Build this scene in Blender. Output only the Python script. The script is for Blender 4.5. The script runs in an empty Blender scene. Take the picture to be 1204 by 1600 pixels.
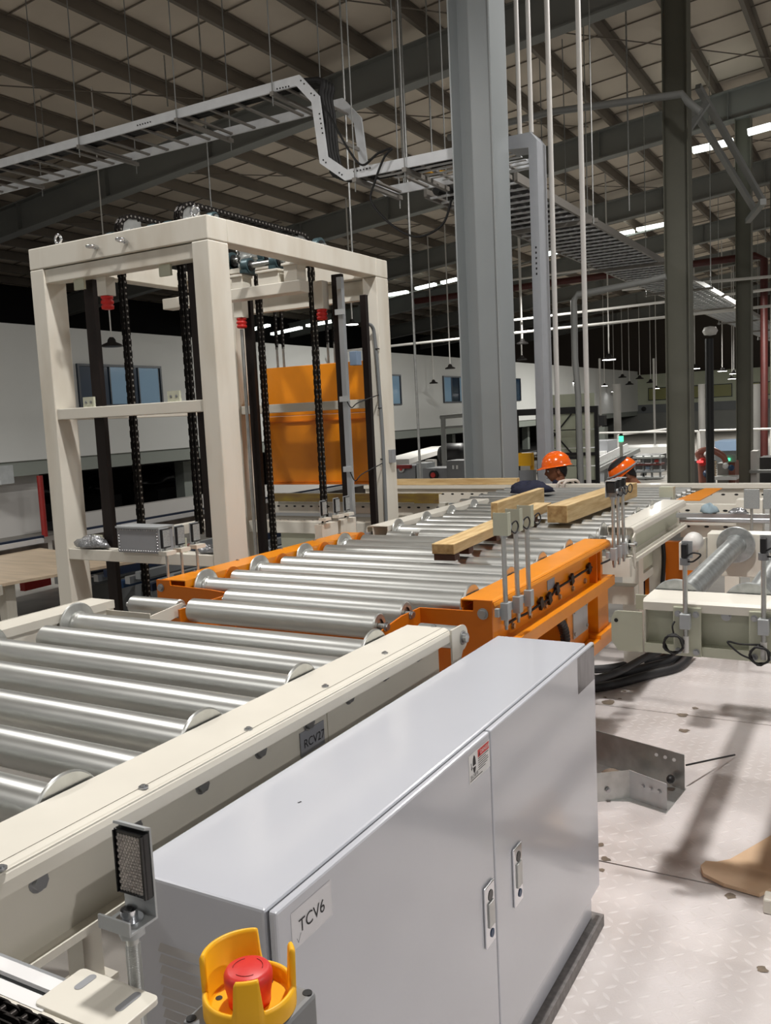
import bpy, math, random
from mathutils import Vector, Matrix, Euler
random.seed(7)
SC = bpy.context.scene
COL = SC.collection
PI = math.pi

# ------------------------------------------------------------------ camera
F_PX, W_PX, H_PX = 1382.64, 1204, 1600
RM = ((0.8699, 0.4907, -0.0479), (0.0118, -0.1183, -0.9929), (-0.4931, 0.8632, -0.1087))
_x = Vector(RM[0]).normalized(); _z = Vector(RM[2]); _z = (_z - _x * _z.dot(_x)).normalized(); _y = _z.cross(_x)
cam_d = bpy.data.cameras.new('camera')
cam_d.sensor_fit = 'VERTICAL'; cam_d.sensor_height = 24.0; cam_d.lens = F_PX / H_PX * 24.0
cam_d.clip_start = 0.05; cam_d.clip_end = 300
cam = bpy.data.objects.new('camera', cam_d); COL.objects.link(cam)
cam.matrix_world = Matrix(((_x.x, -_y.x, -_z.x, 0), (_x.y, -_y.y, -_z.y, 0), (_x.z, -_y.z, -_z.z, 0), (0, 0, 0, 1)))
SC.camera = cam

def _ray(px, py):
    a, b = (px - W_PX / 2) / F_PX, (py - H_PX / 2) / F_PX
    return _x * a + _y * b + _z
def atX(px, py, X): r = _ray(px, py); return r * (X / r.x)
def atY(px, py, Y): r = _ray(px, py); return r * (Y / r.y)
def atZ(px, py, Z): r = _ray(px, py); return r * (Z / r.z)

# ------------------------------------------------------------------ world, lamps, exposure
SC.view_settings.view_transform = 'Standard'
SC.view_settings.look = 'None'
SC.view_settings.exposure = 0.0
SC.view_settings.gamma = 1.0
SC.view_settings.use_curve_mapping = False
w = bpy.data.worlds.new('hall_ambience'); SC.world = w; w.use_nodes = True
w.node_tree.nodes['Background'].inputs[0].default_value = (1.0, 0.96, 0.91, 1)
w.node_tree.nodes['Background'].inputs[1].default_value = 0.24
try:
    SC.cycles.use_denoising = True
    SC.cycles.sample_clamp_indirect = 4.0
    SC.cycles.max_bounces = 6
    SC.cycles.caustics_reflective = False
    SC.cycles.caustics_refractive = False
except Exception:
    pass

def area_lamp(loc, power, size, colour=(1.0, 0.965, 0.93), rot=(0, 0, 0), spread=180):
    d = bpy.data.lights.new('bay_or_fill_light', 'AREA'); d.shape = 'DISK'; d.size = size
    d.energy = power; d.color = colour; d.spread = math.radians(spread)
    o = bpy.data.objects.new('bay_or_fill_light', d); COL.objects.link(o); o.location = loc; o.rotation_euler = rot
    return o
area_lamp((-0.75, 2.75, 4.9), 310, 0.30)
for p, e in (((-6.6, 2.75, 4.9), 170), ((6.5, 2.2, 3.4), 250), ((-0.75, -4.0, 4.9), 30), ((-6.6, -4.0, 4.9), 110), ((-0.6, 9.6, 5.2), 200)):  # last one is an unseen fill, added to brighten the grey column and workers
    area_lamp(p, e, 0.42)
for p, e in (((-9.0, 22.0, 3.2), 560), ((-3.0, 26.0, 3.0), 480), ((-9.0, 40.0, 3.0), 700), ((-3.0, 48.0, 3.0), 760), ((-12.0, 3.0, 4.2), 110), ((-13.0, 8.0, 0.3), 130)):
    area_lamp(p, e, 0.42, (1.0, 0.98, 0.92))

# ------------------------------------------------------------------ materials
def lin(c):
    c = c / 255.0
    return c / 12.92 if c <= 0.04045 else ((c + 0.055) / 1.055) ** 2.4
def rgb(r, g, b): return (lin(r), lin(g), lin(b), 1.0)
M = {}
def mat(name, c, rough=0.5, metal=0.0, vary=0.0, scale=8.0, stretch=None, bump=0.0, bscale=60.0, coat=0.0, c2=None, detail=4.0, rvary=0.0, sharp=(0.35, 0.65), emit=None, spec=None, aniso=0.0):
    m = bpy.data.materials.new(name); m.use_nodes = True
    nt = m.node_tree; b = nt.nodes['Principled BSDF']
    b.inputs['Base Color'].default_value = c
    b.inputs['Roughness'].default_value = rough
    b.inputs['Metallic'].default_value = metal
    if spec is not None: b.inputs['Specular IOR Level'].default_value = spec
    if coat: b.inputs['Coat Weight'].default_value = coat; b.inputs['Coat Roughness'].default_value = 0.08
    if aniso: b.inputs['Anisotropic'].default_value = aniso
    if emit:
        b.inputs['Emission Color'].default_value = emit[0]; b.inputs['Emission Strength'].default_value = emit[1]
    if vary or c2 or bump or rvary:
        tc = nt.nodes.new('ShaderNodeTexCoord'); mp = nt.nodes.new('ShaderNodeMapping')
        nt.links.new(tc.outputs['Object'], mp.inputs[0])
        if stretch: mp.inputs['Scale'].default_value = stretch
        n = nt.nodes.new('ShaderNodeTexNoise'); n.inputs['Scale'].default_value = scale; n.inputs['Detail'].default_value = detail
        nt.links.new(mp.outputs[0], n.inputs['Vector'])
        r = nt.nodes.new('ShaderNodeValToRGB')
        r.color_ramp.elements[0].position = sharp[0]; r.color_ramp.elements[1].position = sharp[1]
        d = c2 or tuple(v * (1 - vary) for v in c[:3]) + (1,)
        r.color_ramp.elements[0].color = d; r.color_ramp.elements[1].color = c
        nt.links.new(n.outputs['Fac'], r.inputs[0])
        if vary or c2: nt.links.new(r.outputs[0], b.inputs['Base Color'])
        if rvary:
            mr = nt.nodes.new('ShaderNodeMapRange'); mr.inputs['To Min'].default_value = rough - rvary; mr.inputs['To Max'].default_value = rough + rvary
            nt.links.new(n.outputs['Fac'], mr.inputs['Value']); nt.links.new(mr.outputs[0], b.inputs['Roughness'])
        if bump:
            n2 = nt.nodes.new('ShaderNodeTexNoise'); n2.inputs['Scale'].default_value = bscale
            nt.links.new(mp.outputs[0], n2.inputs['Vector'])
            bp = nt.nodes.new('ShaderNodeBump'); bp.inputs['Strength'].default_value = bump; bp.inputs['Distance'].default_value = 0.01
            nt.links.new(n2.outputs['Fac'], bp.inputs['Height']); nt.links.new(bp.outputs[0], b.inputs['Normal'])
    M[name] = m
    return m
mat('cream', rgb(228, 224, 212), 0.38, vary=0.05, scale=5, coat=0.15)
mat('cream_worn', rgb(226, 222, 210), 0.42, c2=rgb(212, 205, 190), scale=3.0, sharp=(0.3, 0.55), stretch=(2, 2, 0.5))
mat('cream_green', rgb(196, 198, 178), 0.42, vary=0.06, scale=5)
mat('orange', rgb(240, 147, 16), 0.36, vary=0.10, scale=4, coat=0.2)
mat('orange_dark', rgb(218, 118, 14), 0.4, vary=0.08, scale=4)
mat('zinc', rgb(214, 216, 213), 0.36, 0.90, vary=0.14, scale=6, stretch=(0.6, 5, 5), rvary=0.05, detail=6)
mat('zinc_spangle', rgb(190, 194, 194), 0.38, 0.85, vary=0.30, scale=34, rvary=0.06)
mat('galv', rgb(196, 198, 196), 0.36, 0.85, vary=0.18, scale=18)
mat('galv_flat', rgb(190, 194, 196), 0.5, 0.45, vary=0.12, scale=10)
mat('chrome', rgb(220, 222, 226), 0.16, 1.0)
mat('bolt', rgb(180, 182, 184), 0.3, 0.9)
mat('cabinet', rgb(198, 201, 209), 0.18, vary=0.02, scale=3, coat=0.6)
mat('cabinet_side', rgb(196, 194, 194), 0.3, vary=0.02, scale=3, coat=0.2)
mat('gasket', rgb(60, 62, 66), 0.7)
mat('plinth', rgb(128, 124, 122), 0.6, vary=0.3, scale=60)
mat('guide', rgb(44, 36, 34), 0.42, 0.5, vary=0.3, scale=3, stretch=(6, 6, 0.6))
mat('chain', rgb(44, 40, 38), 0.34, 0.75, vary=0.3, scale=40)
mat('chain_pin', rgb(170, 166, 160), 0.3, 0.8)
mat('black', rgb(24, 24, 26), 0.5)
mat('black_gloss', rgb(20, 20, 22), 0.25)
mat('hose', rgb(34, 34, 36), 0.55)
mat('plate', rgb(217, 211, 210), 0.45, 0.0, c2=rgb(196, 188, 184), scale=2.2, sharp=(0.3, 0.62), bump=0.15, bscale=120)
mat('plate_tread', rgb(216, 210, 208), 0.45)
mat('dirt', rgb(138, 124, 108), 0.8, vary=0.4, scale=20)
mat('seam', rgb(120, 116, 106), 0.7)
mat('joint', rgb(46, 42, 40), 0.9)
mat('concrete', rgb(150, 146, 140), 0.6, vary=0.35, scale=1.2, bump=0.1)
mat('wood', rgb(226, 200, 150), 0.6, c2=rgb(190, 156, 104), scale=5, stretch=(9, 0.9, 9), detail=8, sharp=(0.3, 0.7), bump=0.1, bscale=20)
mat('wood_end', rgb(190, 158, 108), 0.7, c2=rgb(150, 116, 72), scale=30, detail=6)
mat('wood_dark', rgb(88, 52, 34), 0.7, vary=0.3, scale=20)
mat('plywood', rgb(206, 186, 160), 0.6, vary=0.18, scale=2, stretch=(1, 6, 1))
mat('card', rgb(230, 200, 168), 0.75, c2=rgb(212, 178, 142), scale=5, detail=6)
mat('yellow', rgb(250, 186, 20), 0.42)
mat('red', rgb(214, 52, 48), 0.42)
mat('red_rubber', rgb(206, 34, 28), 0.5)
mat('red_paint', rgb(150, 34, 30), 0.45, vary=0.2, scale=5)
mat('trunk_grey', rgb(178, 182, 188), 0.42, 0.2, vary=0.08, scale=6)
mat('red_dull', rgb(78, 30, 26), 0.5, vary=0.2, scale=5)
mat('grey_box', rgb(150, 152, 156), 0.5, vary=0.06, scale=8)
mat('grey_plastic', rgb(128, 130, 132), 0.5)
mat('reflector', rgb(190, 184, 178), 0.18, 0.6, vary=0.4, scale=300)
mat('reflector_grey', rgb(164, 168, 168), 0.3, 0.1, vary=0.3, scale=260)
mat('gold', rgb(190, 166, 84), 0.3, 0.85, c2=rgb(150, 122, 96), scale=5, stretch=(1, 3, 6), sharp=(0.3, 0.7))
mat('wall_white', rgb(214, 216, 214), 0.8, vary=0.04, scale=0.5)
mat('wall_lower', rgb(206, 204, 202), 0.7, vary=0.08, scale=0.6)
mat('wall_far', rgb(200, 206, 184), 0.8, vary=0.05, scale=0.4)
mat('pane_olive', rgb(150, 150, 96), 0.3)
mat('gable_dark', rgb(84, 76, 68), 0.8)
mat('unlit_interior', rgb(22, 21, 22), 0.9)  # near-black colour puts in the shade of the unlit bays and mezzanine
mat('slab_edge', rgb(140, 146, 140), 0.7)
mat('window_frame', rgb(32, 42, 54), 0.4)
mat('window_glass', rgb(128, 156, 176), 0.08, vary=0.0, spec=0.8, emit=(rgb(120, 160, 196), 0.10))
mat('window_dark', rgb(40, 58, 78), 0.08, spec=0.8)
mat('roof_panel', rgb(228, 216, 200), 0.75, vary=0.12, scale=0.6)
mat('steel_roof', rgb(128, 119, 108), 0.6, vary=0.15, scale=1)
mat('steel_rafter', rgb(140, 142, 138), 0.55, vary=0.1, scale=1)
mat('column_grey', rgb(152, 158, 160), 0.36, vary=0.05, scale=2, coat=0.2)
mat('column_unlit', rgb(112, 112, 100), 0.5, vary=0.1, scale=2)  # columns out of the lamplight: their shade is put into this darker colour
mat('pipe_white', rgb(214, 212, 208), 0.4)
mat('pipe_grey', rgb(150, 152, 150), 0.45, 0.2)
mat('tray', rgb(236, 240, 244), 0.45, 0.0, vary=0.08, scale=8)
mat('tray_dark', rgb(140, 136, 130), 0.5, 0.1)
mat('cable_black', rgb(20, 19, 20), 0.6)
mat('navy', rgb(34, 38, 62), 0.85, vary=0.3, scale=30, bump=0.3, bscale=60)
mat('skin', rgb(142, 92, 66), 0.5, vary=0.12, scale=14)
mat('skin_light', rgb(166, 112, 84), 0.5)
mat('hair', rgb(22, 18, 18), 0.6)
mat('helmet', rgb(255, 108, 10), 0.22, coat=0.5)
mat('cord', rgb(206, 196, 186), 0.8)
mat('blue', rgb(40, 66, 100), 0.4)
mat('blue_grey', rgb(120, 140, 164), 0.4)
mat('track', rgb(44, 54, 76), 0.4, 0.4)
mat('alu', rgb(200, 204, 208), 0.32, 0.8)
mat('white_plain', rgb(235, 235, 235), 0.5)
mat('ink', rgb(40, 40, 44), 0.6)
mat('label_grey', rgb(150, 153, 160), 0.5)
mat('label_clear', rgb(222, 222, 226), 0.35)
mat('film', rgb(118, 118, 122), 0.12, 0.7, vary=0.5, scale=14, stretch=(1, 3, 1))
mat('foil', rgb(176, 178, 182), 0.3, 0.7, vary=0.3, scale=40, bump=0.8, bscale=50)
mat('cloth_blue', rgb(150, 170, 180), 0.85, vary=0.15, scale=20)
mat('oily', rgb(92, 82, 74), 0.3, c2=rgb(60, 52, 46), scale=3, sharp=(0.4, 0.6))
mat('bearing', rgb(70, 92, 98), 0.4, 0.3)
mat('lamp_on', rgb(255, 250, 240), 0.5, emit=((1.0, 0.97, 0.95, 1), 9.0))
mat('strip_on', rgb(240, 255, 245), 0.5, emit=((0.92, 1.0, 0.93, 1), 3.2))
mat('green_led', rgb(40, 200, 120), 0.5, emit=((0.08, 0.9, 0.4, 1), 2.0))
mat('red_led', rgb(230, 40, 40), 0.5, emit=((1.0, 0.08, 0.08, 1), 1.6))
mat('lamp_off', rgb(34, 32, 32), 0.5)
mat('mesh_grey', rgb(120, 124, 126), 0.6)
mat('robot_red', rgb(150, 96, 82), 0.4)

# ------------------------------------------------------------------ mesh building
class MB:
    def __init__(s): s.v = []; s.f = []; s.sm = []
    def add(s, vs, fs, smooth=False):
        o = len(s.v); s.v += [tuple(q) for q in vs]
        for f in fs: s.f.append(tuple(i + o for i in f)); s.sm.append(smooth)
        return s
    def box(s, x0, x1, y0, y1, z0, z1):
        vs = [(x, y, z) for z in (z0, z1) for y in (y0, y1) for x in (x0, x1)]
        return s.add(vs, [(0, 2, 3, 1), (4, 5, 7, 6), (0, 1, 5, 4), (2, 6, 7, 3), (0, 4, 6, 2), (1, 3, 7, 5)])
    def obox(s, c, u, v, n):   # centre and three half vectors
        c, u, v, n = Vector(c), Vector(u), Vector(v), Vector(n)
        vs = [c + u * a + v * b + n * d for d in (-1, 1) for b in (-1, 1) for a in (-1, 1)]
        return s.add(vs, [(0, 2, 3, 1), (4, 5, 7, 6), (0, 1, 5, 4), (2, 6, 7, 3), (0, 4, 6, 2), (1, 3, 7, 5)])
    def bar(s, a, b, w, h, up=(0, 0, 1)):   # rectangular bar from a to b
        a, b = Vector(a), Vector(b); d = b - a; up = Vector(up)
        if abs(d.normalized().dot(up)) > 0.99: up = Vector((0, 1, 0))
        sd = d.cross(up).normalized(); u2 = sd.cross(d).normalized()
        return s.obox((a + b) / 2, sd * w / 2, u2 * h / 2, d / 2)
    def cyl(s, a, b, r, n=16, r2=None, caps=True):
        a, b = Vector(a), Vector(b); d = (b - a).normalized(); r2 = r if r2 is None else r2
        up = Vector((0, 0, 1)) if abs(d.z) < 0.9 else Vector((1, 0, 0))
        u = d.cross(up).normalized(); v = d.cross(u)
        ra = [u * math.cos(2 * PI * i / n) + v * math.sin(2 * PI * i / n) for i in range(n)]
        A = [a + q * r for q in ra]; B = [b + q * r2 for q in ra]
        s.add(A + B, [(i, (i + 1) % n, n + (i + 1) % n, n + i) for i in range(n)], True)
        if caps:
            if r: s.add(A, [tuple(reversed(range(n)))])
            if r2: s.add(B, [tuple(range(n))])
        return s
    def tube(s, pts, r, n=8, closed=False):
        pts = [Vector(p) for p in pts]; rings = []; m = len(pts); prev = None
        for i, p in enumerate(pts):
            if closed: d = pts[(i + 1) % m] - pts[i - 1]
            else: d = pts[min(i + 1, m - 1)] - pts[max(i - 1, 0)]
            d.normalize()
            if prev is None:
                up = Vector((0, 0, 1)) if abs(d.z) < 0.9 else Vector((1, 0, 0)); u = d.cross(up).normalized()
            else:
                u = (prev - d * prev.dot(d)).normalized()
            prev = u; v = d.cross(u); rr = r(i / max(m - 1, 1)) if callable(r) else r
            rings.append([p + (u * math.cos(2 * PI * k / n) + v * math.sin(2 * PI * k / n)) * rr for k in range(n)])
        vs = [q for ring in rings for q in ring]; fs = []
        for i in range(m if closed else m - 1):
            a, b = i * n, ((i + 1) % m) * n
            fs += [(a + k, a + (k + 1) % n, b + (k + 1) % n, b + k) for k in range(n)]
        s.add(vs, fs, True)
        if not closed:
            s.add(rings[0], [tuple(reversed(range(n)))]); s.add(rings[-1], [tuple(range(n))])
        return s
    def prism(s, poly, axis, a0, a1):
        # poly: 2-D points; axis 'X' -> (y,z), 'Y' -> (x,z), 'Z' -> (x,y)
        def P(p, t): return {'X': (t, p[0], p[1]), 'Y': (p[0], t, p[1]), 'Z': (p[0], p[1], t)}[axis]
        n = len(poly)
        vs = [P(p, a0) for p in poly] + [P(p, a1) for p in poly]
        return s.add(vs, [tuple(range(n)), tuple(range(2 * n - 1, n - 1, -1))] + [(i, n + i, n + (i + 1) % n, (i + 1) % n) for i in range(n)])
    def lathe(s, prof, c=(0, 0, 0), axis='Z', n=24):
        c = Vector(c); vs = []; m = len(prof)
        for i in range(n):
            a = 2 * PI * i / n; ca, sa = math.cos(a), math.sin(a)
            for r, h in prof:
                q = {'Z': (r * ca, r * sa, h), 'X': (h, r * ca, r * sa), 'Y': (r * sa, h, r * ca)}[axis]
                vs.append(c + Vector(q))
        fs = [(i * m + k, ((i + 1) % n) * m + k, ((i + 1) % n) * m + k + 1, i * m + k + 1) for i in range(n) for k in range(m - 1)]
        return s.add(vs, fs, True)
    def slathe(s, prof, c=(0, 0, 0), axis='Z', n=24):      # one band per profile step, so its edges stay crisp
        for a, b in zip(prof, prof[1:]): s.lathe([a, b], c, axis, n)
        return s
    def quad(s, *p): return s.add(p, [tuple(range(len(p)))])
    def mesh(s, name, m, off=(0, 0, 0)):
        me = bpy.data.meshes.new(name); off = Vector(off)
        me.from_pydata([tuple(Vector(q) - off) for q in s.v], [], s.f)
        me.polygons.foreach_set('use_smooth', s.sm)
        if m: me.materials.append(M[m])
        me.update(); return me
WL = {}      # world offset of each top-level thing
def put(name, me, parent=None, loc=(0, 0, 0), rot=None, bevel=0):
    o = bpy.data.objects.new(name, me); COL.objects.link(o); o.location = loc
    if rot: o.rotation_euler = rot
    if parent is not None: o.parent = parent; WL[o.name] = WL.get(parent.name, (0, 0, 0))
    else: WL[o.name] = tuple(loc)
    if bevel:
        b = o.modifiers.new('bevel', 'BEVEL'); b.width = bevel; b.segments = 2; b.limit_method = 'ANGLE'
    return o
def part(name, mb, m, parent, bevel=0, label=None, stuff=False):   # mb in world coordinates
    o = put(name, mb.mesh(name, m, WL[parent.name]), parent, bevel=bevel)
    if label: o['label'] = label
    if stuff: o['kind'] = 'stuff'
    return o
def thing(name, label, cat, loc=(0, 0, 0), group=None):
    o = bpy.data.objects.new(name, None); COL.objects.link(o); o.location = loc; o.empty_display_size = 0.1
    o['label'] = label; o['category'] = cat
    if group: o['group'] = group
    WL[o.name] = tuple(loc); return o
def solo(name, mb, m, label, cat, loc=(0, 0, 0), group=None, bevel=0):   # a thing that is one mesh
    o = put(name, mb.mesh(name, m, loc), None, loc, bevel=bevel)
    o['label'] = label; o['category'] = cat
    if group: o['group'] = group
    return o
def struct(name, mb=None, m=None, loc=(0, 0, 0), label=None, cat=None, bevel=0):
    if mb is None:
        o = bpy.data.objects.new(name, None); COL.objects.link(o); o.location = loc; WL[o.name] = tuple(loc)
    else: o = put(name, mb.mesh(name, m, loc), None, loc, bevel=bevel)
    o['kind'] = 'structure'
    if label: o['label'] = label
    if cat: o['category'] = cat
    return o
def dup(root, loc, label=None):
    r = root.copy(); COL.objects.link(r); r.location = loc; WL[r.name] = tuple(loc)
    if label: r['label'] = label
    for ch in list(root.children):
        c = ch.copy(); COL.objects.link(c); c.parent = r
        for g in list(ch.children):
            d = g.copy(); COL.objects.link(d); d.parent = c
    return r
def text_mb(txt, size, org, right, up, lift=0.0006, m='ink', name='lettering', parent=None, align='LEFT'):
    cu = bpy.data.curves.new('text', 'FONT'); cu.body = txt; cu.size = size; cu.align_x = align
    o = bpy.data.objects.new('text', cu); COL.objects.link(o)
    bpy.context.view_layer.update()
    me = bpy.data.meshes.new_from_object(o.evaluated_get(bpy.context.evaluated_depsgraph_get()))
    right, up = Vector(right).normalized(), Vector(up).normalized(); nrm = right.cross(up)
    org = Vector(org); off = Vector(WL[parent.name])
    for v in me.vertices: v.co = org + right * v.co.x + up * v.co.y + nrm * lift - off
    me.materials.clear(); me.materials.append(M[m]); me.name = name
    bpy.data.objects.remove(o); bpy.data.curves.remove(cu)
    return put(name, me, parent)
def hexbolt(mb, c, d, r=0.011, h=0.009):
    c, d = Vector(c), Vector(d).normalized()
    mb.cyl(c, c + d * 0.003, r * 1.35, 14); mb.cyl(c + d * 0.003, c + d * (0.003 + h), r, 6)
    return mb
FL = -1.65      # top of the chequered-plate deck
GR = -2.10      # hall floor

# ------------------------------------------------------------------ structure: floor, deck, walls, roof
struct('floor', MB().box(-28, 8, -8, 66, GR - 0.2, GR), 'concrete')
deck = struct('floor_deck')
def deck_plate(y0, y1):
    p = part('floor_plate', MB().box(-1.75, 1.7, y0 + 0.004, y1 - 0.004, FL - 0.012, FL), 'plate', deck)
    return p
pl = [deck_plate(-1.6, 3.016), deck_plate(3.016, 4.688), deck_plate(4.688, 6.12)]
part('deck_frame', MB().box(-1.74, 1.69, -1.59, 6.11, GR, FL - 0.014), 'joint', deck)
def treads(mb, x0, x1, y0, y1, p=0.047):
    ny, nx = int((y1 - y0) / p), int((x1 - x0) / p)
    for j in range(ny):
        for i in range(nx):
            cx, cy = x0 + (i + 0.5) * p, y0 + (j + 0.5) * p
            a = PI / 4 if (i + j) % 2 else -PI / 4
            u = Vector((math.cos(a), math.sin(a), 0)); v = Vector((-u.y, u.x, 0)); c = Vector((cx, cy, FL))
            L, Wd, h = 0.021, 0.0055, Vector((0, 0, 0.0011))
            mb.add([c - u * L, c - u * L * 0.4 - v * Wd, c + u * L * 0.4 - v * Wd, c + u * L, c + u * L * 0.4 + v * Wd, c - u * L * 0.4 + v * Wd, c - u * L * 0.55 + h, c + u * L * 0.55 + h],
                   [(0, 1, 6), (1, 2, 7, 6), (2, 3, 7), (3, 4, 7), (4, 5, 6, 7), (5, 0, 6)])
    return mb
for p_, y0, y1 in ((pl[0], 1.7, 3.0), (pl[1], 3.03, 4.67), (pl[2], 4.70, 6.0)):
    t = part('raised_tread', treads(MB(), -1.35, 0.35, y0, y1), 'plate_tread', p_, stuff=True)
# plug welds and grime spots in the plates
for k, (px, py, r) in enumerate(((1140, 1400, 0.022), (1190, 1515, 0.018), (975, 1080, 0.016), (1085, 1107, 0.02), (1066, 1118, 0.034), (945, 1343, 0.02), (940, 1360, 0.015), (938, 1320, 0.014), (945, 1090, 0.012), (968, 1092, 0.012), (1068, 1142, 0.03), (950, 1098, 0.045))):
    c = atZ(px, py, FL)
    mb = MB(); n = 11; pts = [c + Vector((math.cos(2 * PI * i / n) * r * random.uniform(0.6, 1.15), math.sin(2 * PI * i / n) * r * random.uniform(0.6, 1.15), 0.0018)) for i in range(n)]
    mb.add(pts, [tuple(range(n))]); part('weld_stain', mb, 'dirt', pl[0] if c.y < 3.01 else (pl[1] if c.y < 4.68 else pl[2]))

# left wall: mezzanine offices above, open bays below
XW = -15.0
wl = struct('wall_left')
part('upper_wall', MB().box(XW - 0.3, XW, -6, 62, -0.56, 2.14), 'wall_white', wl)
part('slab_edge', MB().box(XW - 0.25, XW - 0.06, -6, 62, -0.86, -0.56), 'slab_edge', wl)
part('lower_wall', MB().box(XW - 1.0, XW - 0.55, -6, 12.6, GR, -0.7), 'wall_lower', wl)
part('bay_back', MB().box(-19.6, -19.4, 12.6, 62, GR, -0.7), 'unlit_interior', wl)
part('bay_ceiling', MB().box(-19.6, XW - 0.2, 12.6, 62, -0.9, -0.8), 'unlit_interior', wl)
part('bay_floor', MB().box(-19.4, XW - 0.2, 12.7, 62, GR + 0.005, GR + 0.02), 'unlit_interior', wl)
part('mezzanine_back', MB().box(-26.2, -26, -6, 62, 2.0, 6.6), 'unlit_interior', wl)
part('kerb_wall', MB().box(XW - 0.2, XW + 0.02, 12.7, 30, GR, -1.78), 'wall_lower', wl)
for y in (17.5, 25.5, 34, 43):
    part('bay_post', MB().box(XW - 1.3, XW - 1.0, y, y + 0.3, GR, -0.8), 'slab_edge', wl)
k = 1
def wall_window(y0, y1, z0, z1, cols):
    global k
    wn = struct('window_%d' % k); k += 1
    t = 0.05
    fr = MB(); fr.box(XW - 0.02, XW + 0.05, y0, y1, z1 - t, z1).box(XW - 0.02, XW + 0.05, y0, y1, z0, z0 + t)
    fr.box(XW - 0.02, XW + 0.05, y0, y0 + t, z0 + t, z1 - t).box(XW - 0.02, XW + 0.05, y1 - t, y1, z0 + t, z1 - t)
    part('window_frame', fr, 'window_frame', wn)
    yy = y0 + t; step = (y1 - y0 - 2 * t)
    for i, (fr_, mm) in enumerate(cols):
        part('pane', MB().box(XW + 0.002, XW + 0.012, yy, yy + step * fr_ - 0.03, z0 + t, z1 - t), mm, wn)
        yy += step * fr_
        if i < len(cols) - 1: part('mullion', MB().box(XW - 0.01, XW + 0.04, yy - 0.03, yy, z0 + t, z1 - t), 'window_frame', wn)
wall_window(13.34, 15.85, 0.48, 1.40, [(0.36, 'window_dark'), (0.22, 'window_glass'), (0.14, 'window_dark'), (0.28, 'window_glass')])
wall_window(25.2, 27.75, 0.33, 1.39, [(0.3, 'window_dark'), (0.3, 'window_glass'), (0.4, 'window_glass')])
wall_window(31.2, 33.7, 0.36, 1.40, [(0.3, 'window_glass'), (0.3, 'window_dark'), (0.4, 'window_glass')])
wall_window(37.0, 39.5, 0.36, 1.40, [(0.5, 'window_glass'), (0.5, 'window_dark')])
# far wall
YF = 62.0
wf = struct('wall_far')
part('upper_wall', MB().box(-20, 6, YF, YF + 0.3, -0.15, 1.9), 'wall_far', wf)
part('gable', MB().box(-28, 8, 64.1, 64.3, -1, 8.6), 'gable_dark', wf)
part('vent_band', MB().box(-20, 6, YF - 0.05, YF + 0.3, -0.72, -0.15), 'mesh_grey', wf)
part('lower_wall', MB().box(-20, 6, YF, YF + 0.3, GR, -0.72), 'steel_rafter', wf)
for (x0, x1) in ((-14.3, -8.9), (-8.6, -4.4), (-4.2, 1.5)):
    wn = struct('window_%d' % k); k += 1
    part('window_frame', MB().box(x0, x1, YF - 0.04, YF, 0.12, 0.98), 'window_frame', wn)
    for i in range(3):
        d = (x1 - x0) / 3
        part('pane', MB().box(x0 + i * d + 0.05, x0 + (i + 1) * d - 0.05, YF - 0.06, YF - 0.045, 0.17, 0.93), 'pane_olive', wn)
for x in (-17.2, -16.6, -14.6, -12.3, -11.9, -6.4, -5.8, -1.4, -0.8):
    part('vent_disc', MB().cyl((x, YF - 0.06, -0.43), (x, YF - 0.12, -0.43), 0.16, 14), 'black', wf)

# roof: rafters, purlins, sheets
ce = struct('ceiling')
def zr(x): return 6.65 + 0.1 * x
XL, XR = -28.0, 8.0
for yr in (0.4, 7.6, 15.0, 22.6, 29.6, 36.8, 44.0, 51.0, 58.0):
    mb = MB()
    for (dz0, dz1, hw) in ((0, 0.03, 0.15), (0.03, 0.66, 0.012), (0.66, 0.69, 0.15)):
        mb.prism([(XL, zr(XL) + dz0), (XR, zr(XR) + dz0), (XR, zr(XR) + dz1), (XL, zr(XL) + dz1)], 'Y', yr - hw, yr + hw)
    x = XL + 0.7
    while x < XR:
        mb.box(x, x + 0.012, yr - 0.13, yr + 0.13, zr(x) + 0.03, zr(x) + 0.66); x += 3.0
    part('rafter', mb, 'steel_rafter', ce)
x = -10.7 - 1.19 * 14
while x < XR - 0.3:
    z = zr(x) + 0.70
    mb = MB(); mb.box(x, x + 0.006, -8, 64, z, z + 0.24).box(x - 0.075, x, -8, 64, z, z + 0.006).box(x, x + 0.075, -8, 64, z + 0.234, z + 0.24)
    part('purlin', mb, 'steel_roof', ce)
    part('roof_panel', MB().prism([(x + 0.01, z + 0.25), (x + 1.19, z + 0.369), (x + 1.19, z + 0.40), (x + 0.01, z + 0.28)], 'Y', -8, 64), 'roof_panel', ce)
    x += 1.19
rb = MB()
yy = -4.0
while yy < 62:     # sag rods and sheet ribs running up the slope
    rb.bar((XL, yy, zr(XL) + 0.93), (XR, yy, zr(XR) + 0.93), 0.020, 0.02)
    yy += 1.15
part('sheet_rib', rb, 'steel_roof', ce, stuff=True)
for yr in (11.2, 18.6, 26.0):
    for i in range(6):
        x0 = -20 + i * 4.6
        part('tie_rod', MB().cyl((x0, yr - 3.4, zr(x0) + 0.68), (x0 + 4.4, yr + 3.4, zr(x0 + 4.4) + 0.68), 0.012, 6), 'steel_roof', ce)

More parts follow.
